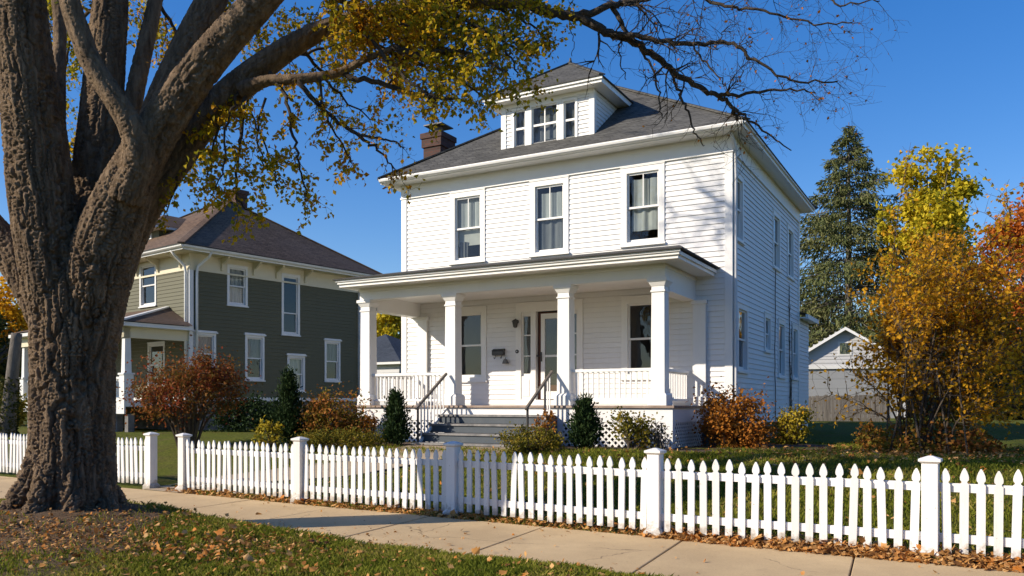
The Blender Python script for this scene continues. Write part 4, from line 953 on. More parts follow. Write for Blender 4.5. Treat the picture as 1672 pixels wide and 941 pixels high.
# ---- the old tree: trunk and main limbs grown as one body, then furrowed bark pressed into it
TY = 9.75
def L3(rows): return [(*P(x, y, Y), r * Y / F) for x, y, Y, r in rows]
trunk_rows = [(110, 905, 9.75, 76), (114, 868, 9.75, 70), (117, 830, 9.75, 66), (119, 770, 9.75, 63), (119, 690, 9.75, 61), (120, 600, 9.75, 61), (122, 520, 9.75, 64), (126, 450, 9.8, 67), (130, 395, 9.85, 58)]
limbs = {
 'A': [(112, 700, 9.75, 24), (108, 600, 9.72, 38), (99, 500, 9.64, 47), (84, 415, 9.58, 50), (66, 300, 9.54, 48), (55, 200, 9.5, 45), (40, 80, 9.45, 40), (30, -30, 9.4, 35), (8, -190, 9.3, 28), (-20, -330, 9.2, 18)],
 'L': [(104, 600, 9.8, 22), (84, 525, 9.8, 32), (38, 440, 9.85, 30), (-18, 372, 9.9, 26), (-90, 290, 9.95, 22), (-180, 200, 10, 18), (-290, 110, 10.1, 12)],
 'B': [(128, 640, 9.85, 24), (136, 500, 9.98, 42), (148, 370, 10.2, 39), (160, 250, 10.4, 34), (170, 130, 10.6, 30), (180, 10, 10.7, 26), (188, -110, 10.8, 22), (200, -260, 10.9, 14)],
 'D': [(134, 740, 9.75, 22), (140, 640, 9.74, 34), (148, 540, 9.70, 44), (162, 440, 9.6, 48), (192, 345, 9.52, 44), (229, 262, 9.44, 35), (287, 168, 9.36, 31), (350, 85, 9.28, 28), (425, 2, 9.2, 25), (505, -85, 9.1, 20), (600, -190, 9.0, 13)],
 'C': [(206, 325, 9.38, 30), (225, 264, 9.26, 24), (216, 212, 9.18, 20), (187, 162, 9.12, 18), (152, 108, 9.08, 17), (128, 48, 9.05, 17), (108, -25, 9.0, 15), (92, -120, 9.0, 10)],
 'K': [(229, 275, 9.6, 28), (262, 182, 9.75, 27), (300, 92, 9.85, 25), (342, 8, 9.95, 23), (382, -80, 10.05, 19), (430, -180, 10.1, 12)],
 'E': [(142, 650, 9.85, 22), (158, 520, 9.9, 37), (192, 405, 9.92, 36), (250, 308, 9.95, 29), (308, 230, 10.0, 26), (364, 164, 10.05, 24), (424, 112, 10.1, 21), (492, 66, 10.15, 17), (552, 40, 10.2, 14), (622, 20, 10.3, 12), (706, 8, 10.4, 10.5), (795, 4, 10.5, 10), (868, 6, 10.6, 9)],
 'H': [(182, 330, 10.4, 24), (215, 175, 10.6, 15), (236, 80, 10.75, 13), (255, -5, 10.9, 11), (272, -90, 11, 9)],
 'J': [(88, 260, 10.0, 18), (94, 130, 10.3, 12), (98, 60, 10.45, 10), (92, -20, 10.6, 9), (84, -90, 10.7, 7)],
 'I': [(395, 150, 9.98, 15), (432, 133, 9.9, 9.5), (480, 130, 9.85, 8.5), (545, 121, 9.8, 7), (592, 100, 9.75, 6), (642, 78, 9.7, 5)],
}
roots = [(-.44, -.36, .22), (-.10, -.56, .19), (.24, -.48, .16), (.48, -.15, .17), (-.54, .08, .19), (.32, .36, .18), (-.29, .4, .18)]
tm = MB(); axes = []
def add_axis(pts4, k=20):
    sp = smooth_poly(pts4, 6); axes.append(np.array(sp)); tm.tube([q[:3] for q in sp], [q[3] for q in sp], k)
add_axis(L3(trunk_rows), 28)
for k_ in limbs: add_axis(L3(limbs[k_]), 18)
tb = P(118, 660, TY)
for dx, dy, r in roots:
    c = Vector((tb.x, TY, 0)); z0 = float(gz(c.x + dx * 1.15, c.y + dy * 1.15))
    pts = [(c.x + dx * .42, c.y + dy * .42, z0 + .95, r * .55), (c.x + dx * .62, c.y + dy * .62, z0 + .42, r * .75), (c.x + dx * .86, c.y + dy * .86, z0 + .13, r * .72), (c.x + dx * 1.2, c.y + dy * 1.2, z0 - .10, r * .5)]
    sp = smooth_poly(pts, 5); tm.tube([q[:3] for q in sp], [q[3] for q in sp], 14)
me = tm.mesh('rough'); ob = bpy.data.objects.new('rough', me); COL.objects.link(ob)
rmd = ob.modifiers.new('r', 'REMESH'); rmd.mode = 'VOXEL'; rmd.voxel_size = .012; rmd.adaptivity = 0
sm = ob.modifiers.new('s', 'SMOOTH'); sm.factor = .5; sm.iterations = 14
dg = bpy.context.evaluated_depsgraph_get(); dg.update(); tme = bpy.data.meshes.new_from_object(ob.evaluated_get(dg)); tme.name = 'trunk'
bpy.data.objects.remove(ob); bpy.data.meshes.remove(me)
nv = len(tme.vertices); co = np.empty(nv * 3, np.float32); tme.vertices.foreach_get('co', co); co = co.reshape(-1, 3)
no = np.empty(nv * 3, np.float32); tme.vertices.foreach_get('normal', no); no = no.reshape(-1, 3)
# the grain of the bark follows the limbs: a direction for every point, blended from the nearest limbs
tan = np.zeros((nv, 3), np.float32); wsum = np.zeros(nv, np.float32); rad_here = np.zeros(nv, np.float32)
for ax in axes:
    ax = ax[::2].astype(np.float32) if len(ax) % 2 else np.concatenate([ax[::2], ax[-1:]]).astype(np.float32)
    for p0, p1 in zip(ax[:-1], ax[1:]):
        sg = p1[:3] - p0[:3]; ln = float(np.linalg.norm(sg)); td = sg / max(ln, 1e-6); rel = co - p0[:3]
        s_ = np.clip(rel @ td, 0, ln); r_i = p0[3] + (p1[3] - p0[3]) * s_ / max(ln, 1e-6)
        dist = np.linalg.norm(rel - s_[:, None] * td, axis=1); w_ = np.exp(-7 * dist / r_i)
        tan += w_[:, None] * td; wsum += w_; rad_here += w_ * r_i
tan /= np.maximum(np.linalg.norm(tan, axis=1, keepdims=True), 1e-9); rad_here /= np.maximum(wsum, 1e-12)
PERM = np.random.default_rng(5).permutation(256).astype(np.int32); PERM = np.concatenate([PERM, PERM]); GR = unit(np.random.default_rng(6).normal(size=(256, 3))).astype(np.float32)
def perlin(p):
    i = np.floor(p).astype(np.int32); f = p - i; u = f * f * f * (f * (f * 6 - 15) + 10); i &= 255; out = 0
    for dx in (0, 1):
        for dy in (0, 1):
            h2 = PERM[PERM[(i[:, 0] + dx) & 255] + ((i[:, 1] + dy) & 255)]
            for dz in (0, 1):
                g_ = GR[PERM[h2 + ((i[:, 2] + dz) & 255)]]
                d_ = g_[:, 0] * (f[:, 0] - dx) + g_[:, 1] * (f[:, 1] - dy) + g_[:, 2] * (f[:, 2] - dz)
                out = out + d_ * (u[:, 0] if dx else 1 - u[:, 0]) * (u[:, 1] if dy else 1 - u[:, 1]) * (u[:, 2] if dz else 1 - u[:, 2])
    return out
def streak(freq, half, k, seed):
    acc = 0
    for q in np.linspace(-half, half, k): acc = acc + perlin((co + tan * np.float32(q)) * freq + seed)
    return acc / acc.std()
warp = np.stack([perlin(co * 2.3 + 11), perlin(co * 2.3 + 37), perlin(co * 2.3 + 71)], 1); co_keep = co; co = co + warp * .035
b1 = streak(6.0, .85, 13, 3.0); b2 = streak(12.0, .50, 13, 9.0); b3 = streak(26.0, .22, 11, 17.0); fine_ = perlin(co * 26 + 4); fin2 = perlin(co * 13 + 8)
co = co_keep
fur = np.minimum(1, np.abs(b1 + .06 * fin2) / .38); fu2 = np.minimum(1, np.abs(b2 + .12 * fin2) / .45); fu3 = np.minimum(1, np.abs(b3) / .7)
disp = fur * .55 + fu2 * .42 + fu3 * .30 + fine_ * .11 + fin2 * .04 - 1.0
amp = np.clip(rad_here * .20, .014, .088)
co2 = co + no * (disp * amp)[:, None]
tme.vertices.foreach_set('co', co2.astype(np.float32).ravel()); tme.update()
tree = thing('maple_tree', 'huge old maple with furrowed multi-stemmed trunk and amber leaves by the sidewalk', 'tree', (tb.x, TY, .2))
off = Vector((-tb.x, -TY, -.2))
def under(o, par, offv): o.parent = par; o.location = offv; return o
tr = link_mesh('trunk', tme, M['bark'], None, True); under(tr, tree, off)

wd = Wood(5)
def traced(rows, r0, r1, twigs, leafy, L=(.25, .6), level=2, grav=-.03, start=.1, dens=24, k=7, jit=.35):
    pts = smooth_poly([tuple(P(x, y, Y)) for x, y, Y in rows], 6); n = len(pts); pts = [Vector(p) for p in pts]
    for i in range(1, n - 1): pts[i] += Vector((wd.r.gauss(0, .012), wd.r.gauss(0, .02), wd.r.gauss(0, .012)))
    wd.limb(pts, [r0 + (r1 - r0) * i / (n - 1) for i in range(n)], k)
    tot = sum((b - a).length for a, b in zip(pts, pts[1:])); m_ = int(tot * twigs)
    for _ in range(m_):
        f = start + (1 - start) * wd.r.random(); i = min(n - 2, int(f * (n - 1))); t = (pts[i + 1] - pts[i]).normalized()
        side = t.cross(Vector((wd.r.gauss(0, 1), wd.r.gauss(0, 1) * .9, wd.r.gauss(0, 1)))).normalized()
        wd.twig(pts[i], t * .55 + side, wd.r.uniform(*L), max(.0045, (r0 + (r1 - r0) * f) * .34), level, leafy, grav, dens)
    return pts
px = lambda r, Y: r * Y / F
# the long bare limb over the house
B = dict(twigs=9, leafy=0, L=(.25, .75), level=2, grav=-.01)
def leafparts(): pass
bare = Wood(9); wd_keep = wd; wd = bare
traced([(862, 6, 10.6), (895, 20, 10.65), (945, 29, 10.7), (985, 50, 10.75), (1020, 62, 10.8), (1060, 86, 10.85), (1100, 116, 10.9), (1150, 146, 10.95), (1182, 162, 11), (1198, 178, 11), (1204, 197, 11)], px(9.5, 10.6), px(2.2, 11), 6, 0, (.25, .7), 2, -.01, .25)
traced([(940, 28, 10.7), (985, 14, 10.75), (1045, 0, 10.8), (1120, -20, 10.9), (1200, -30, 11), (1290, -45, 11)], px(6.5, 10.7), px(2.5, 11), 6, 0, (.3, .8), 2, -.01, .2)
traced([(1000, 12, 10.75), (1016, 42, 10.78), (1034, 74, 10.82)], px(4.5, 10.8), px(3, 10.8), 2, 0)
traced([(988, 53, 10.75), (1050, 60, 10.6), (1130, 73, 10.5), (1188, 70, 10.45), (1232, 96, 10.4), (1292, 130, 10.35), (1368, 133, 10.3)], px(4.8, 10.7), px(1.2, 10.3), 8, 0, (.25, .75), 2, -.01)
traced([(1172, 157, 11), (1230, 152, 10.9), (1282, 147, 10.85), (1330, 151, 10.8)], px(3.2, 11), px(1, 11), 8, 0, (.2, .55), 2, -.01)
traced([(1198, 178, 11), (1222, 196, 10.95), (1252, 218, 10.9), (1292, 246, 10.9)], px(2.6, 11), px(.9, 11), 9, 0, (.15, .45), 2, -.03)
traced([(1046, 82, 10.85), (1064, 110, 10.8), (1075, 152, 10.78), (1081, 192, 10.75)], px(2.4, 10.8), px(.9, 10.8), 5, 0, (.1, .35), 1, -.05)
traced([(1096, 116, 10.9), (1110, 150, 10.85), (1124, 182, 10.8), (1134, 216, 10.8), (1150, 238, 10.8)], px(2.8, 10.9), px(.8, 10.8), 5, 0, (.1, .3), 1, -.05)
traced([(1110, -20, 10.9), (1160, 2, 10.8), (1210, 14, 10.7), (1260, 18, 10.6), (1330, 38, 10.5), (1392, 37, 10.4)], px(3.2, 10.9), px(1, 10.4), 8, 0, (.25, .7), 2, -.01)
traced([(1290, -45, 11), (1340, -10, 10.9), (1380, 8, 10.8), (1436, 2, 10.7)], px(2.4, 11), px(.9, 10.7), 7, 0, (.2, .5), 2, -.02)
traced([(1130, 73, 10.5), (1150, 100, 10.4), (1178, 130, 10.35), (1186, 150, 10.3)], px(1.8, 10.5), px(.8, 10.3), 6, 0, (.15, .35), 1, -.04)
traced([(930, 28, 10.7), (936, 60, 10.7), (934, 92, 10.7)], px(.9, 10.7), px(.5, 10.7), 4, 0, (.06, .14), 0, -.05)
traced([(1020, 62, 10.8), (1010, 90, 10.7), (1022, 130, 10.65)], px(1.6, 10.7), px(.7, 10.7), 6, 0, (.15, .4), 1, -.03)
bo = bare.mb.build('bare_limb', M['branch'], None, True); under(bo, tree, off)
bud = leaf_mesh('last_leaves', [(p.x, p.y, p.z) for p in [Vector(bare.mb.v[i]) for i in bare.r.sample(range(len(bare.mb.v)), 420)] if p.x > 1.6], .04, M['rust']); under(bud, tree, off)
wd = wd_keep
# leafy branches
LF = dict(leafy=1.0)
T_ = lambda rows, r0, r1, tw=7, lf=1.0, L=(.25, .6), lv=2, gr=-.05, st=.1, de=24: traced(rows, px(r0, 10), px(r1, 10), tw, lf, L, lv, gr, st, de)
T_([(500, 62, 10.15), (620, 20, 10.3), (706, 8, 10.4), (868, 6, 10.6)], 5, 4, 11, 1.2, (.3, .8), 2, -.06)
T_([(642, 78, 9.7), (690, 92, 9.6), (740, 82, 9.6), (790, 96, 9.5), (826, 118, 9.45)], 6, 1.5, 9, 1.2)
T_([(560, 120, 9.8), (620, 136, 9.7), (700, 158, 9.6), (752, 164, 9.6), (780, 172, 9.6)], 5, 1.2, 10, .9, (.12, .28))
T_([(484, 132, 9.85), (540, 190, 9.75), (588, 222, 9.7), (620, 248, 9.7), (644, 276, 9.7)], 4.5, 1, 10, .55, (.15, .36))
T_([(588, 222, 9.7), (632, 230, 9.65), (660, 242, 9.65)], 2.4, .9, 8, .3, (.1, .24))
T_([(440, 118, 9.95), (468, 165, 9.8), (482, 230, 9.75), (492, 285, 9.75), (500, 330, 9.75)], 3.6, 1, 10, 2.2, (.15, .40), 1)
T_([(402, 142, 9.98), (396, 210, 9.8), (388, 275, 9.75), (392, 330, 9.75), (420, 352, 9.75)], 3.4, 1, 11, 2.3, (.15, .45), 1)
T_([(365, 170, 10.0), (352, 235, 9.85), (336, 300, 9.8)], 2.6, 1, 10, 2.2, (.12, .4), 1)
T_([(434, 160, 9.9), (420, 220, 9.85), (432, 275, 9.8)], 2.2, 1, 10, 2.2, (.12, .4), 1)
T_([(548, 42, 10.2), (620, 78, 10.3), (700, 112, 10.4), (760, 138, 10.5), (784, 156, 10.5)], 4.5, 1, 11, 1.3, (.25, .6))
T_([(640, 18, 10.3), (740, 46, 10.5), (820, 68, 10.6), (880, 96, 10.7)], 4.5, 1, 12, 1.3, (.25, .6))
T_([(700, 8, 10.4), (770, 36, 10.0), (826, 84, 9.8), (846, 124, 9.7)], 4, 1, 11, .95, (.2, .4))
T_([(790, 4, 10.5), (850, 32, 10.6), (890, 60, 10.7)], 3.4, 1, 12, 1.2, (.2, .45))
T_([(560, 38, 10.2), (600, 62, 9.6), (660, 126, 9.3), (700, 152, 9.2), (722, 164, 9.2)], 4, 1, 10, .8, (.15, .32))
T_([(480, 66, 10.15), (520, 112, 10.6), (560, 160, 10.9), (610, 196, 11)], 3.6, 1, 9, 1.0, (.25, .5))
T_([(440, 100, 10.1), (480, 92, 10.7), (540, 76, 11.1), (600, 64, 11.4)], 4, 1.4, 10, 1.2, (.3, .6))
T_([(470, -40, 9.15), (530, -10, 9.5), (600, 20, 9.8), (680, 48, 10), (740, 96, 10)], 5, 1.2, 11, 1.3, (.3, .7))
T_([(520, -90, 9.1), (620, -60, 9.4), (720, -30, 9.8), (800, 10, 10.1)], 6, 1.4, 10, 1.3, (.3, .7))
T_([(600, -190, 9), (700, -140, 9.4), (790, -70, 10), (850, -20, 10.4)], 7, 1.5, 8, 1.2, (.3, .8))
# leaves glimpsed between the limbs, and the crown above
for rows in ([(255, -5, 10.9), (280, 40, 11.2), (300, 90, 11.4), (310, 130, 11.5)], [(342, 8, 9.95), (370, -30, 10.8), (400, 20, 11.3), (420, 60, 11.5)], [(180, 10, 10.7), (130, 30, 11.3), (110, 90, 11.7), (105, 135, 11.9)], [(98, 60, 10.45), (70, 20, 11.2), (90, -20, 11.6)], [(188, -110, 10.8), (230, -60, 11.3), (250, 30, 11.6), (225, 60, 11.8)], [(308, 100, 9.9), (330, 130, 10.8), (300, 200, 11.2), (320, 250, 11.3)], [(160, 250, 10.4), (115, 235, 11), (100, 280, 11.4)]):
    T_(rows, 4, 1.2, 9, 1.1, (.25, .6))
for rows in ([(300, 240, 10), (290, 300, 9.9), (268, 350, 9.9)], [(345, 190, 10), (330, 240, 10.2), (300, 280, 10.3)], [(420, 112, 10.1), (408, 170, 10.3), (440, 250, 10.4), (452, 300, 10.4)], [(520, 125, 9.8), (530, 180, 9.7), (560, 240, 9.7), (575, 268, 9.7)], [(392, 145, 10), (372, 200, 9.6), (366, 270, 9.5), (352, 310, 9.5)], [(350, 0, 9.9), (400, 40, 10.6), (440, 70, 10.9)], [(120, 40, 10.9), (150, 70, 11.2), (118, 110, 11.4)]):
    T_(rows, 2.4, .9, 10, 2.0, (.14, .42), 1)
up = [((22, -60, 9.4), (-60, -200, 9.3), (-150, -330, 9.2)), ((188, -110, 10.8), (160, -240, 11.6), (100, -380, 12.4)), ((430, -180, 10.1), (470, -300, 10.6), (540, -420, 11)), ((600, -190, 9), (720, -260, 9), (850, -290, 9.2)), ((92, -120, 9), (60, -250, 8.6), (0, -330, 8.2)), ((272, -90, 11), (330, -230, 12), (400, -330, 13)), ((-290, 110, 10.1), (-400, 20, 10.2), (-520, -60, 10.2))]
for u_ in up: T_(u_, 12, 2, 3.0, .35, (.6, 1.5), 2, -.02, .2, 9)
wo_ = wd.mb.build('branches', M['branch'], None, True); under(wo_, tree, off)
lv = leaf_mesh('crown', wd.leaves, .058, M['maple'], None, droop=.7); under(lv, tree, off)
# a high bare bough that reaches out over the yard (its shadow lies on the upper front of the house)
hi = Wood(21); 
def bough(a, b, r0, r1, nt, L, lvl):
    a = Vector(a); b = Vector(b); mid = (a + b) / 2 + Vector((0, 0, .5)); pts = [Vector(p) for p in smooth_poly([tuple(a), tuple(mid), tuple(b)], 7)]; n = len(pts)
    hi.limb(pts, [r0 + (r1 - r0) * i / (n - 1) for i in range(n)], 7)
    for _ in range(nt):
        i = hi.r.randint(3, n - 2); t = (pts[i + 1] - pts[i]).normalized(); sd_ = t.cross(Vector((hi.r.gauss(0, 1), hi.r.gauss(0, 1), hi.r.gauss(0, 1)))).normalized()
        hi.twig(pts[i], t * .7 + sd_, hi.r.uniform(*L), .02, lvl, 0, 0)
b0_ = P(200, -260, 10.9); tgt = hw(-.75, 0, 6.1) - sdir * 13.2; tg2 = hw(-1.3, 0, 5.6) - sdir * 12.5
bough(b0_, tgt, .14, .03, 22, (.5, 1.4), 2); bough(b0_ * .5 + tgt * .5, tg2, .06, .015, 10, (.4, 1.1), 2)
ho = hi.mb.build('high_bough', M['branch'], None, True); under(ho, tree, off)

# ---- shrubs and small trees
def in_crown(n, r_, lumps, center, rad):
    pass
def shrub(name, label, cat, px0, px1, ptop, Y, base_px, mat, nl, size, stems=9, clumps=26, seed=0, group=None, leaves_low=0.12, droop=.3, stem_mat='stem', airy=.16, twigs=True, deep=.9, flat_top=0, width_leaf=.75):
    r_ = random.Random(seed * 7 + 3); c = G((px0 + px1) / 2, Y); W = (px1 - px0) / F * Y / 2; Ht = EYE + (PY - ptop) / F * Y - c.z
    t = thing(name, label, cat, c, 0, group); wd_ = MB(); pts = []
    cl = []
    for i in range(clumps):
        for _ in range(60):
            x, y, z = r_.uniform(-1, 1), r_.uniform(-1, 1), r_.uniform(leaves_low, 1)
            zz = (z - .45) / .55 if z > .45 else (z - .45) / .6
            rr_ = x * x + y * y + zz * zz * (.5 if flat_top else 1)
            if .25 < rr_ < .92: break
        cl.append(Vector((x * W * .86, y * W * deep * .86, z * Ht * .93)))
    for i, q in enumerate(cl):
        if twigs:
            a = i % max(1, stems); b0 = Vector((math.cos(a * 2.4) * W * .12, math.sin(a * 2.4) * W * .12, -.03)); md = b0.lerp(q, .5) + Vector((r_.gauss(0, .05) - q.x * .15, r_.gauss(0, .05) - q.y * .15, .06))
            pp = smooth_poly([tuple(b0), tuple(md), tuple(q)], 4); wd_.tube(pp, [(.012 + .012 * min(Ht, 2)) * (1 - .8 * k / (len(pp) - 1)) for k in range(len(pp))], 5)
            for _ in range(4):
                e = q + Vector((r_.gauss(0, 1), r_.gauss(0, 1), r_.gauss(.3, 1))).normalized() * W * r_.uniform(.2, .38); wd_.tube([q - Vector((0, 0, .05)), (q + e) / 2, e], [.006, .005, .002], 4, False)
        n = int(nl / clumps * r_.uniform(.5, 1.5)); sg = W * airy * r_.uniform(.8, 1.5)
        g_ = rng.normal(size=(n, 3)) * np.array([sg, sg * deep, min(sg, Ht * .16)]) + np.array([q.x, q.y, q.z]); g_[:, 2] = np.maximum(g_[:, 2], .02); pts.append(g_)
    if twigs: wd_.build('stems', M[stem_mat], t)
    leaf_mesh('foliage', np.concatenate(pts), size, M[mat], t, droop=droop, width=width_leaf)
    return t
shrub('shrub', 'wide burgundy shrub on crooked bare stems in front of the green house', 'shrub', 205, 408, 572, 19.0, 705, 'burgundy', 9500, .06, 8, 64, 1, None, .50, .2, 'stem', .12)
shrub('shrub', 'rust and green bush at the left corner of the white porch', 'shrub', 480, 604, 640, 18.6, 712, 'rustgreen', 5200, .062, 9, 34, 2)
shrub('shrub', 'small gold leafed shrub left of the cone evergreen', 'shrub', 412, 462, 682, 17.6, 716, 'gold', 420, .075, 9, 16, 3, None, .05, -.3, 'stem', .2)
shrub('shrub', 'rounded rust orange bush at the right corner of the porch', 'shrub', 1136, 1262, 640, 16.4, 728, 'rust', 5600, .062, 9, 36, 4)
shrub('shrub', 'golden leafed bush beside the shaded side wall', 'shrub', 1260, 1336, 664, 17.6, 722, 'gold', 1900, .06, 8, 24, 5)
shrub('shrub', 'low olive bush at the foot of the porch steps', 'shrub', 812, 922, 700, 15.3, 742, 'olive', 3200, .045, 8, 26, 6, None, .1)
shrub('shrub', 'small rust leafed bush beside the right handrail', 'shrub', 868, 914, 660, 16.2, 720, 'rust', 420, .06, 5, 12, 7, None, .25, .2, 'stem', .2)
shrub('shrub', 'thin olive bush in front of the porch lattice right of the steps', 'shrub', 996, 1066, 668, 15.3, 740, 'olive', 1050, .06, 9, 20, 8, None, .1, .2, 'stem', .2)
shrub('shrub', 'low yellow plant beside the olive bush', 'shrub', 902, 926, 722, 15.1, 742, 'gold', 330, .045, 5, 8, 9, None, .05)
shrub('shrub', 'bare twiggy bush against the porch corner lattice', 'shrub', 1050, 1104, 682, 15.2, 738, 'olive', 90, .05, 12, 34, 10, None, .1, .2, 'greybark', .25)
shrub('shrub', 'small rust twig bush beside the lattice left of the steps', 'shrub', 588, 622, 672, 18.3, 712, 'rust', 420, .05, 7, 12, 11, None, .05)
shrub('ground_cover', 'low green ground cover bed along the left porch lattice', 'ground cover', 470, 640, 700, 17.2, 722, 'olive', 5200, .04, 1, 60, 12, None, .05, .1, 'stem', .1, False, .35)
shrub('shrub', 'dark clipped hedge along the side of the green house', 'hedge', 330, 480, 655, 25.5, 700, 'evergreen', 6000, .08, 1, 60, 13, None, .05, .1, 'stem', .12, False, .35, 1)
shrub('shrub', 'small brown bush behind the large orange shrub', 'shrub', 1392, 1450, 690, 15.2, 738, 'rustgreen', 900, .05, 7, 16, 14)
def cone(label, px0, px1, ptop, Y, nl, seed, mat='evergreen', size=.06):
    r_ = np.random.default_rng(seed); c = G((px0 + px1) / 2, Y); W = (px1 - px0) / F * Y / 2; Ht = EYE + (PY - ptop) / F * Y - c.z
    t = thing('evergreen_shrub', label, 'evergreen', c); 
    ns = 230; hs_ = r_.random(ns) ** 1.15; ths = r_.uniform(0, 6.283, ns); per = nl // ns; pts = []; dirs = []
    for h, th in zip(hs_, ths):
        prof = (.74 + 1.0 * h) if h < .25 else max(.03, (1 - (h - .25) / .78) ** .85)
        L = W * prof * r_.uniform(.62, 1.2); d = np.array([math.cos(th), math.sin(th), 0]); rise = Ht * r_.uniform(.05, .16); tt = r_.random(per) ** .6
        q = d[None] * (L * tt)[:, None]; q[:, 2] = h * Ht * .86 + .03 + rise * tt ** 1.6; q += r_.normal(size=(per, 3)) * (.035 + .05 * W)
        pts.append(q); dirs.append(np.repeat((d * .7 + np.array([0, 0, 1.1]))[None], per, 0))
    pts = np.concatenate(pts); pts[:, 2] = np.maximum(pts[:, 2], .01); dirs = np.concatenate(dirs)
    leaf_mesh('foliage', pts, size, M[mat], t, droop=-.2, width=.35, dirs=dirs)
    m = MB(); m.tube([(0, 0, -.05), (0, 0, Ht * .8)], [.04, .01], 6); m.build('stem', M['stem'], t); return t
cone('dark cone shaped evergreen in front of the green house wall', 446, 497, 606, 18.4, 5200, 1, size=.085)
cone('small dark evergreen left of the porch steps', 621, 671, 642, 17.3, 4600, 2, size=.08)
cone('small dark evergreen right of the porch steps', 928, 982, 652, 15.7, 4600, 3, size=.08)

def big_tree(name, label, px_c, Y, ptop, px_w, crown_low, mat, nl, size, seed, clumps=60, trunk_r=.18, stems=1, bark='greybark', airy=.11, group=None, shape=1.0, cx=0.0):
    r_ = random.Random(seed); c = G(px_c, Y); W = px_w / F * Y / 2; Ht = EYE + (PY - ptop) / F * Y - c.z; lo_ = Ht * crown_low
    t = thing(name, label, 'tree', c, 0, group); mb_ = MB(); pts = []; cl = []
    for i in range(clumps):
        for _ in range(80):
            x, y, z = r_.uniform(-1, 1), r_.uniform(-1, 1), r_.uniform(-1, 1)
            rr_ = x * x + y * y; lim = (1 - max(0, z) ** 2 * shape) * (1 - .35 * max(0, -z) ** 2)
            if rr_ < lim * .9 and (rr_ + z * z) > .22: break
        cl.append(Vector((x * W * .88 + cx * W, y * W * .88, lo_ + (z + 1) / 2 * (Ht - lo_) * .95)))
    for s_ in range(stems):
        an = s_ * 2.4; bx = Vector((math.cos(an), math.sin(an), 0)) * (trunk_r * 2.2 if stems > 1 else 0)
        top = Vector((bx.x * 3, bx.y * 3, Ht * .8)); mid = (bx + top) / 2 + Vector((r_.gauss(0, .1) * W, r_.gauss(0, .1) * W, 0))
        pp = smooth_poly([tuple(bx - Vector((0, 0, .15))), tuple(mid), tuple(top)], 6); k = len(pp); rs = [trunk_r * (1.25 if i == 0 else 1) * (1 - .85 * i / (k - 1)) for i in range(k)]
        mb_.tube(pp, rs, 9)
    bx0 = Vector((0, 0, 0))
    for q in cl:
        f = max(.12, min(.8, (q.z / Ht) * r_.uniform(.45, .75))); b = Vector((0, 0, Ht * f)) if stems == 1 else Vector((r_.gauss(0, trunk_r * 2), r_.gauss(0, trunk_r * 2), Ht * f * .5))
        md = b.lerp(q, .55) + Vector((0, 0, -.06 * W)); pp = smooth_poly([tuple(b), tuple(md), tuple(q)], 4); mb_.tube(pp, [max(.012, trunk_r * .34) * (1 - .85 * i / (len(pp) - 1)) for i in range(len(pp))], 5)
        n = int(nl / clumps * r_.uniform(.45, 1.55)); sg = W * airy * r_.uniform(.8, 1.5)
        pts.append(rng.normal(size=(n, 3)) * np.array([sg, sg, sg * .75]) + np.array(q))
    mb_.build('trunk', M[bark], t, True); leaf_mesh('crown', np.concatenate(pts), size, M[mat], t, droop=.4); return t
def spruce(label, px_c, Y, ptop, px_w, nl, seed, group=None):
    r_ = np.random.default_rng(seed); c = G(px_c, Y); W = px_w / F * Y / 2; Ht = EYE + (PY - ptop) / F * Y - c.z
    t = thing('spruce_tree', label, 'tree', c, 0, group); mb_ = MB(); mb_.tube([(0, 0, -.1), (0, 0, Ht * .5), (0, 0, Ht)], [.34, .18, .02], 8)
    P_, D_ = [], []; z = Ht * .06; k = 0
    while z < Ht * .985:
        f = z / Ht; Lb = W * ((1 - f) ** .98) * (1.0 + .0 * f) + .12; nb = int(5 + 5 * (1 - f))
        for j in range(nb):
            a = r_.uniform(0, 6.283); L = Lb * r_.uniform(.75, 1.3); zz = z + r_.uniform(-.15, .15); d = np.array([math.cos(a), math.sin(a), 0])
            s = np.linspace(.08, 1, 7); curve = np.stack([d[0] * L * s, d[1] * L * s, zz + .10 * L * s - .42 * L * s * s * (1.1 - f)], 1); curve[:, 2] += .14 * L * np.maximum(0, s - .75) * 2
            mb_.tube([tuple(q) for q in curve], [.045 * (1 - .8 * q) for q in s], 4, False)
            n = int(nl * L / 1400 * 2.4) + 8; tt = r_.uniform(.15, 1, n) ** .75; base = np.stack([np.interp(tt, s, curve[:, i]) for i in range(3)], 1)
            wdt = .34 * L * (1.08 - tt) + .15; sd_ = np.array([-d[1], d[0], 0]); base += sd_[None] * (r_.normal(size=n) * wdt * .6)[:, None]; base[:, 2] -= np.abs(r_.normal(size=n)) * (.14 + .05 * L)
            P_.append(base); D_.append(np.repeat((d * .8 + np.array([0, 0, -.5]))[None], n, 0))
        z += .30 + .32 * (1 - f); k += 1
    mb_.build('trunk', M['greybark'], t); leaf_mesh('crown', np.concatenate(P_), .30, M['spruce'], t, droop=.35, width=.26, dirs=np.concatenate(D_)); return t
spruce('tall grey green spruce behind the garage', 1386, 50, 200, 430, 30000, 4)
big_tree('maple_tree', 'tall yellow green maple right of the spruce', 1515, 46, 240, 165, .25, 'yellow', 19000, .25, 6, 100, .28, airy=.10, shape=.75)
big_tree('maple_tree', 'bright orange maple at the right edge of the picture', 1705, 25, 292, 250, .22, 'orange', 15000, .14, 8, 90, .2, airy=.09)
big_tree('tree', 'green gold tree between the two houses', 632, 56, 478, 100, .15, 'yellow', 6500, .26, 9, 60, .25, airy=.14)
big_tree('tree', 'orange leaved tree beyond the old maple at the left edge', -30, 38, 430, 170, .3, 'amber', 7000, .2, 10, 50, .22)
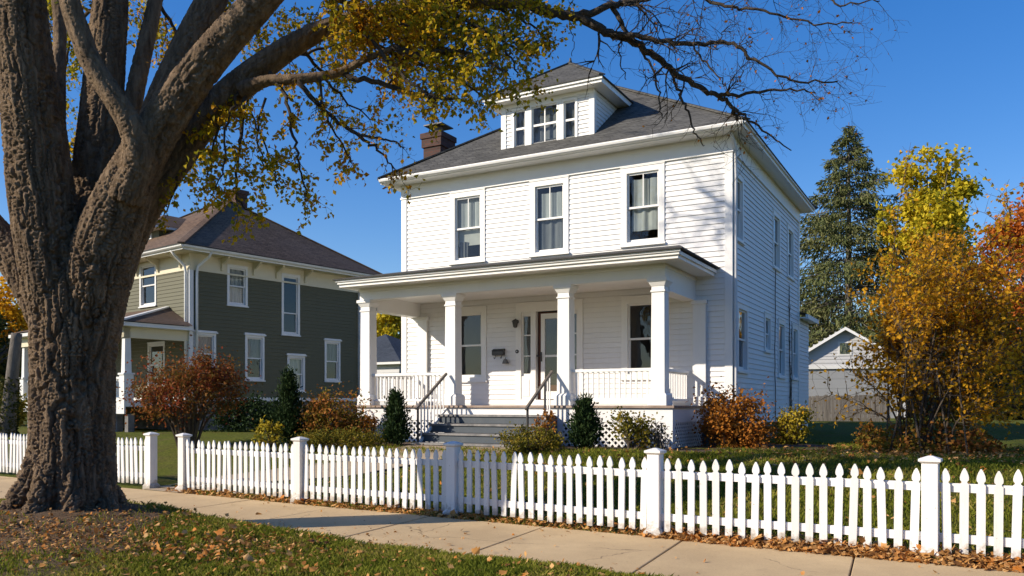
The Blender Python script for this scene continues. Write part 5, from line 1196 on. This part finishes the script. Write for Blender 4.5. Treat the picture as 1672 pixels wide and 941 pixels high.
big_tree('tree', 'dark leafy tree beside the green house porch', -20, 33, 500, 130, .06, 'backgreen', 7500, .17, 12, 60, .3, airy=.13)
# the amber shrub tree on the right lawn: many stems, long loose twigs
def amber():
    wa = Wood(31); c = G(1492, 14.2); t = thing('shrub_tree', 'loose multi-stemmed amber shrub tree on the right lawn', 'tree', c)
    r_ = wa.r; sc = 14.2 / F
    tops = [(1392, 596), (1412, 540), (1428, 500), (1424, 440), (1452, 460), (1470, 430), (1480, 490), (1504, 440), (1524, 208), (1530, 400), (1548, 440), (1566, 380), (1582, 430), (1600, 360), (1610, 450), (1622, 420), (1640, 480), (1660, 400), (1690, 440), (1720, 500), (1700, 560), (1690, 640), (1650, 350), (1738, 600), (1634, 560), (1652, 520), (1446, 610), (1590, 560), (1510, 520), (1560, 600), (1470, 560), (1620, 640), (1436, 560), (1660, 600), (1380, 640), (1548, 500), (1600, 500), (1498, 610)]
    for i, (x, y) in enumerate(tops):
        e = Vector(((x - 1492) * sc, r_.gauss(0, .7), EYE + (PY - y) * sc - c.z)); b = Vector((r_.gauss(0, .26) + .25 * e.x * r_.random(), r_.gauss(0, .3), -.05))
        md = b.lerp(e, .5) + Vector((-(e.x) * .22 + r_.gauss(0, .08), r_.gauss(0, .1), .12 * e.z)); pp = [Vector(q) for q in smooth_poly([tuple(b), tuple(md), tuple(e)], 7)]; n = len(pp)
        r0 = r_.uniform(.011, .026); wa.limb(pp, [r0 * (1 - .86 * k / (n - 1)) for k in range(n)], 6)
        big = (x, y) != (1524, 208)
        for _ in range((34 if x > 1445 else 14) if big else 22):
            f = r_.uniform(.42 if big else .55, 1); k = min(n - 2, int(f * (n - 1))); tt = (pp[k + 1] - pp[k]).normalized(); sd_ = tt.cross(Vector((r_.gauss(0, 1), r_.gauss(0, 1), r_.gauss(0, 1)))).normalized()
            wa.twig(pp[k], tt * .7 + sd_, r_.uniform(.25, .72) if big else r_.uniform(.1, .25), r0 * .35, 1, (1.0 if f > .5 or r_.random() < .3 else 0) * (1 if x > 1445 or y < 520 else .35), -.02, 14)
    wa.mb.build('stems', M['stem'], t, True)
    leaf_mesh('foliage', wa.leaves, .072, M['amber'], t, droop=.5)
    n = 2800; a = rng.uniform(0, 6.283, n); rr_ = np.sqrt(rng.random(n)); low = np.stack([np.cos(a) * rr_ * 1.15 + .35, np.sin(a) * rr_ * .7, rng.random(n) * 1.1 * (1.12 - rr_)], 1)
    leaf_mesh('undergrowth', low, .07, M['rustgreen'], t, droop=.2)
amber()
# hedges and far trees that close the view
shrub('shrub', 'dark thicket at the far end of the right lawn', 'thicket', 1560, 1720, 640, 34, 690, 'backgreen', 6000, .14, 6, 50, 15, None, .05, .2, 'stem', .14, True, .4)
shrub('shrub', 'bushy undergrowth beside the green house porch', 'shrub', -30, 46, 640, 27, 705, 'olive', 2600, .09, 6, 26, 16)
t = thing('tree_stump', 'pale broken tree trunk wrapped in ivy at the left edge', 'tree trunk', G(16, 25)); m = MB(); m.tube(smooth_poly([(-.1, 0, -.1, .26), (0, 0, 1.0, .2), (.12, 0, 2.2, .17), (.2, .02, 3.05, .15)], 4) and [q[:3] for q in smooth_poly([(-.1, 0, -.1, .26), (0, 0, 1.0, .2), (.12, 0, 2.2, .17), (.2, .02, 3.05, .15)], 4)], [q[3] for q in smooth_poly([(-.1, 0, -.1, .26), (0, 0, 1.0, .2), (.12, 0, 2.2, .17), (.2, .02, 3.05, .15)], 4)], 10); m.build('trunk', M['greybark'], t, True)
h_ = rng.random(900) ** 1.5 * 1.7; a = rng.uniform(0, 6.28, 900); leaf_mesh('ivy', np.stack([np.cos(a) * .27 - .1 + h_ * .06, np.sin(a) * .27, h_], 1), .09, M['backgreen'], t)
far = [(1330, 64, 500, 150, 'backgreen', 'dark leafy tree left of the spruce behind the garage'), (1440, 62, 520, 170, 'backgreen', 'dark leafy tree right of the garage below the spruce'), (1600, 60, 480, 190, 'backgreen', 'dark leafy tree beyond the amber shrub tree'), (1760, 55, 440, 260, 'amber', 'amber background tree beyond the orange maple')]
for i, (x, Y, pt, pw, mt, lab) in enumerate(far):
    big_tree('background_tree', lab, x, Y, pt, pw, .04, mt, 3600, .42, 40 + i, 44, .25, airy=.15, group='trees along the far edge')
def treeline(seed, a0, a1, R, hgt, n, mat):
    """a far wood that reads as one mass"""
    r_ = np.random.default_rng(seed); a = r_.uniform(a0, a1, n); rr_ = R + r_.normal(size=n) * 4
    hh = hgt * (.62 + .3 * np.sin(a * 13 + seed) + .2 * np.sin(a * 31)); z = r_.random(n) ** .8 * np.maximum(hh, 1.5)
    X, Y = np.sin(a) * rr_, np.cos(a) * rr_
    tag(leaf_mesh('treeline', np.stack([X, Y, gz(X, Y) + z], 1), 1.1, M[mat], None, droop=.3), kind='stuff')
treeline(3, -.85, .85, 95, 8, 16000, 'backgreen')
treeline(4, 1.5, 4.2, 42, 9, 15000, 'backgreen')  # unseen trees added behind the camera to darken the window reflections

# ------------------------------------------------------------------ grass and fallen leaves
def blades(name, n, region, hgt, wid, mat, seed, keep=None):
    r_ = np.random.default_rng(seed); X, Y = region(r_, n); Z = gz(X, Y)
    k = np.ones(len(X), bool) if keep is None else keep(X, Y, r_); X, Y, Z = X[k], Y[k], Z[k]; n = len(X)
    cl = np.array([noise.noise((x * 1.7, y * 1.7, 3)) for x, y in zip(X, Y)]); h = hgt * (1 + .5 * cl) * r_.uniform(.5, 1.3, n)
    a = r_.uniform(0, 6.283, n); l = r_.normal(size=(n, 2)) * .45 * h[:, None]; dx, dy = np.cos(a) * wid / 2, np.sin(a) * wid / 2
    V = np.empty((n, 4, 3)); V[:, 0] = np.stack([X - dx, Y - dy, Z - .015], 1); V[:, 1] = np.stack([X + dx, Y + dy, Z - .015], 1)
    V[:, 2] = np.stack([X + l[:, 0] * .4 + dx * .7, Y + l[:, 1] * .4 + dy * .7, Z + h * .6], 1); V[:, 3] = np.stack([X + l[:, 0], Y + l[:, 1], Z + h], 1)
    b = (np.arange(n) * 4)[:, None]; Fc = np.concatenate([b + [[0, 1, 2]], b + [[0, 2, 3]]], 1).reshape(-1, 3)
    return tag(np_mesh(name, V.reshape(-1, 3), Fc, mat), kind='stuff')
def fr_region(r_, n): e = r_.uniform(-9, 4.2, n); d = -2.10 - r_.random(n) ** 1.0 * 3.4; return FP[0] + ED[0] * e + FN[0] * d, FP[1] + ED[1] * e + FN[1] * d
def fr_keep(X, Y, r_):
    q = np.hypot((X + 5.0) * .42, (Y - 8.4) * .50); nz = np.array([noise.noise((x * 1.3, y * 1.3, 8)) for x, y in zip(X, Y)])
    inside = (np.abs(X) < Y * .66) & (Y > 6.2); tr_ = np.hypot(X - TREE[0], Y - TREE[1]) > .8
    return inside & tr_ & (r_.random(len(X)) < np.clip((q - .35 + nz * .5) * 1.5, .04, 1))
blades('grass', 150000, fr_region, .055, .010, M['grass'], 3, fr_keep)
def edge_region(r_, n): e = r_.uniform(-8.6, 4.5, n); d = r_.uniform(-.13, .35, n); return FP[0] + ED[0] * e + FN[0] * d, FP[1] + ED[1] * e + FN[1] * d
blades('grass', 9000, edge_region, .06, .010, M['grass'], 4, lambda X, Y, r_: r_.random(len(X)) < np.clip(.25 + 1.6 * np.array([noise.noise((x * 1.1, y * 1.1, 2)) for x, y in zip(X, Y)]), 0, 1))
def yard_region(r_, n): e = r_.uniform(-9, 9.5, n); d = .3 + r_.random(n) ** 1.15 * 9.5; return FP[0] + ED[0] * e + FN[0] * d, FP[1] + ED[1] * e + FN[1] * d
def yard_keep(X, Y, r_):
    a = (X - HC[0]) * HU[0] + (Y - HC[1]) * HU[1]; b = (X - HC[0]) * HV[0] + (Y - HC[1]) * HV[1]
    hous = (a > -9.0) & (a < .1) & (b > -2.2); bed = ((a > -8.9) & (a < -5.8) & (b > -3.5) & (b < -2)) | ((a > -3.1) & (a < .4) & (b > -3.3) & (b < -1.5)) | ((a > .3) & (a < 2.0) & (b > -1.8) & (b < 1.2))
    steps = (a > -5.9) & (a < -3) & (b > -3.6) & (b < -2); pth = (X < -1.3) & (X > -6.2) & (np.abs(Y - 15.25) < .62)
    return ~(hous | bed | steps | pth) & (np.abs(X) < Y * .66)
blades('grass', 170000, yard_region, .06, .016, M['grass'], 5, yard_keep)
def scatter(name, XY, size, lift=.012, seed=0, mat='litter'):
    X, Y = XY; Z = gz(X, Y) + lift + np.abs(np.random.default_rng(seed).normal(size=len(X))) * lift
    d = fdist(X, Y); Z = np.where((d > -2.16) & (d < -.1), .012, Z)
    return tag(litter_mesh(name, np.stack([X, Y, Z], 1), size, M[mat]), kind='stuff')
def fe(e, d): return FP[0] + ED[0] * e + FN[0] * d, FP[1] + ED[1] * e + FN[1] * d
n = 9500; e = rng.uniform(-.1, 5.4, n); scatter('fallen_leaves', fe(e, np.clip(rng.normal(.02, .10, n), -.16, .6)), .046, .03, 1)
n = 3000; e = rng.uniform(-9, 0, n); scatter('fallen_leaves', fe(e, np.clip(rng.normal(.04, .09, n), -.12, .5)), .042, .02, 2)
n = 1500; e = rng.uniform(-9, 4, n); d = -2.12 - rng.random(n) * 3.2; scatter('fallen_leaves', fe(e, d), .040, .03, 3)
n = 800; a = rng.normal(size=(n, 2)); scatter('fallen_leaves', (-2.9 + a[:, 0] * .75, 8.1 + a[:, 1] * .5), .042, .03, 4)
n = 700; a = rng.normal(size=(n, 2)); scatter('fallen_leaves', (-5.0 + a[:, 0] * 1.2, 8.2 + a[:, 1] * .6), .036, .02, 5)
n = 5200; a = rng.normal(size=(n, 2)); scatter('fallen_leaves', (-4.6 + a[:, 0] * 1.7, 8.3 + a[:, 1] * .75), .024, .012, 9)
n = 90; e = rng.uniform(-8, 4, n); scatter('fallen_leaves', fe(e, -rng.uniform(.2, 2.1, n)), .036, .006, 6)
n = 3400; e = rng.uniform(-8, 9, n); d = .3 + rng.random(n) * 9; X, Y = fe(e, d); k = yard_keep(X, Y, rng); scatter('fallen_leaves', (X[k], Y[k]), .045, .035, 7)
n = 1500; a = rng.normal(size=(n, 2)); scatter('fallen_leaves', (6.9 + a[:, 0] * 1.3, 13.6 + a[:, 1] * 1.0), .05, .03, 8)
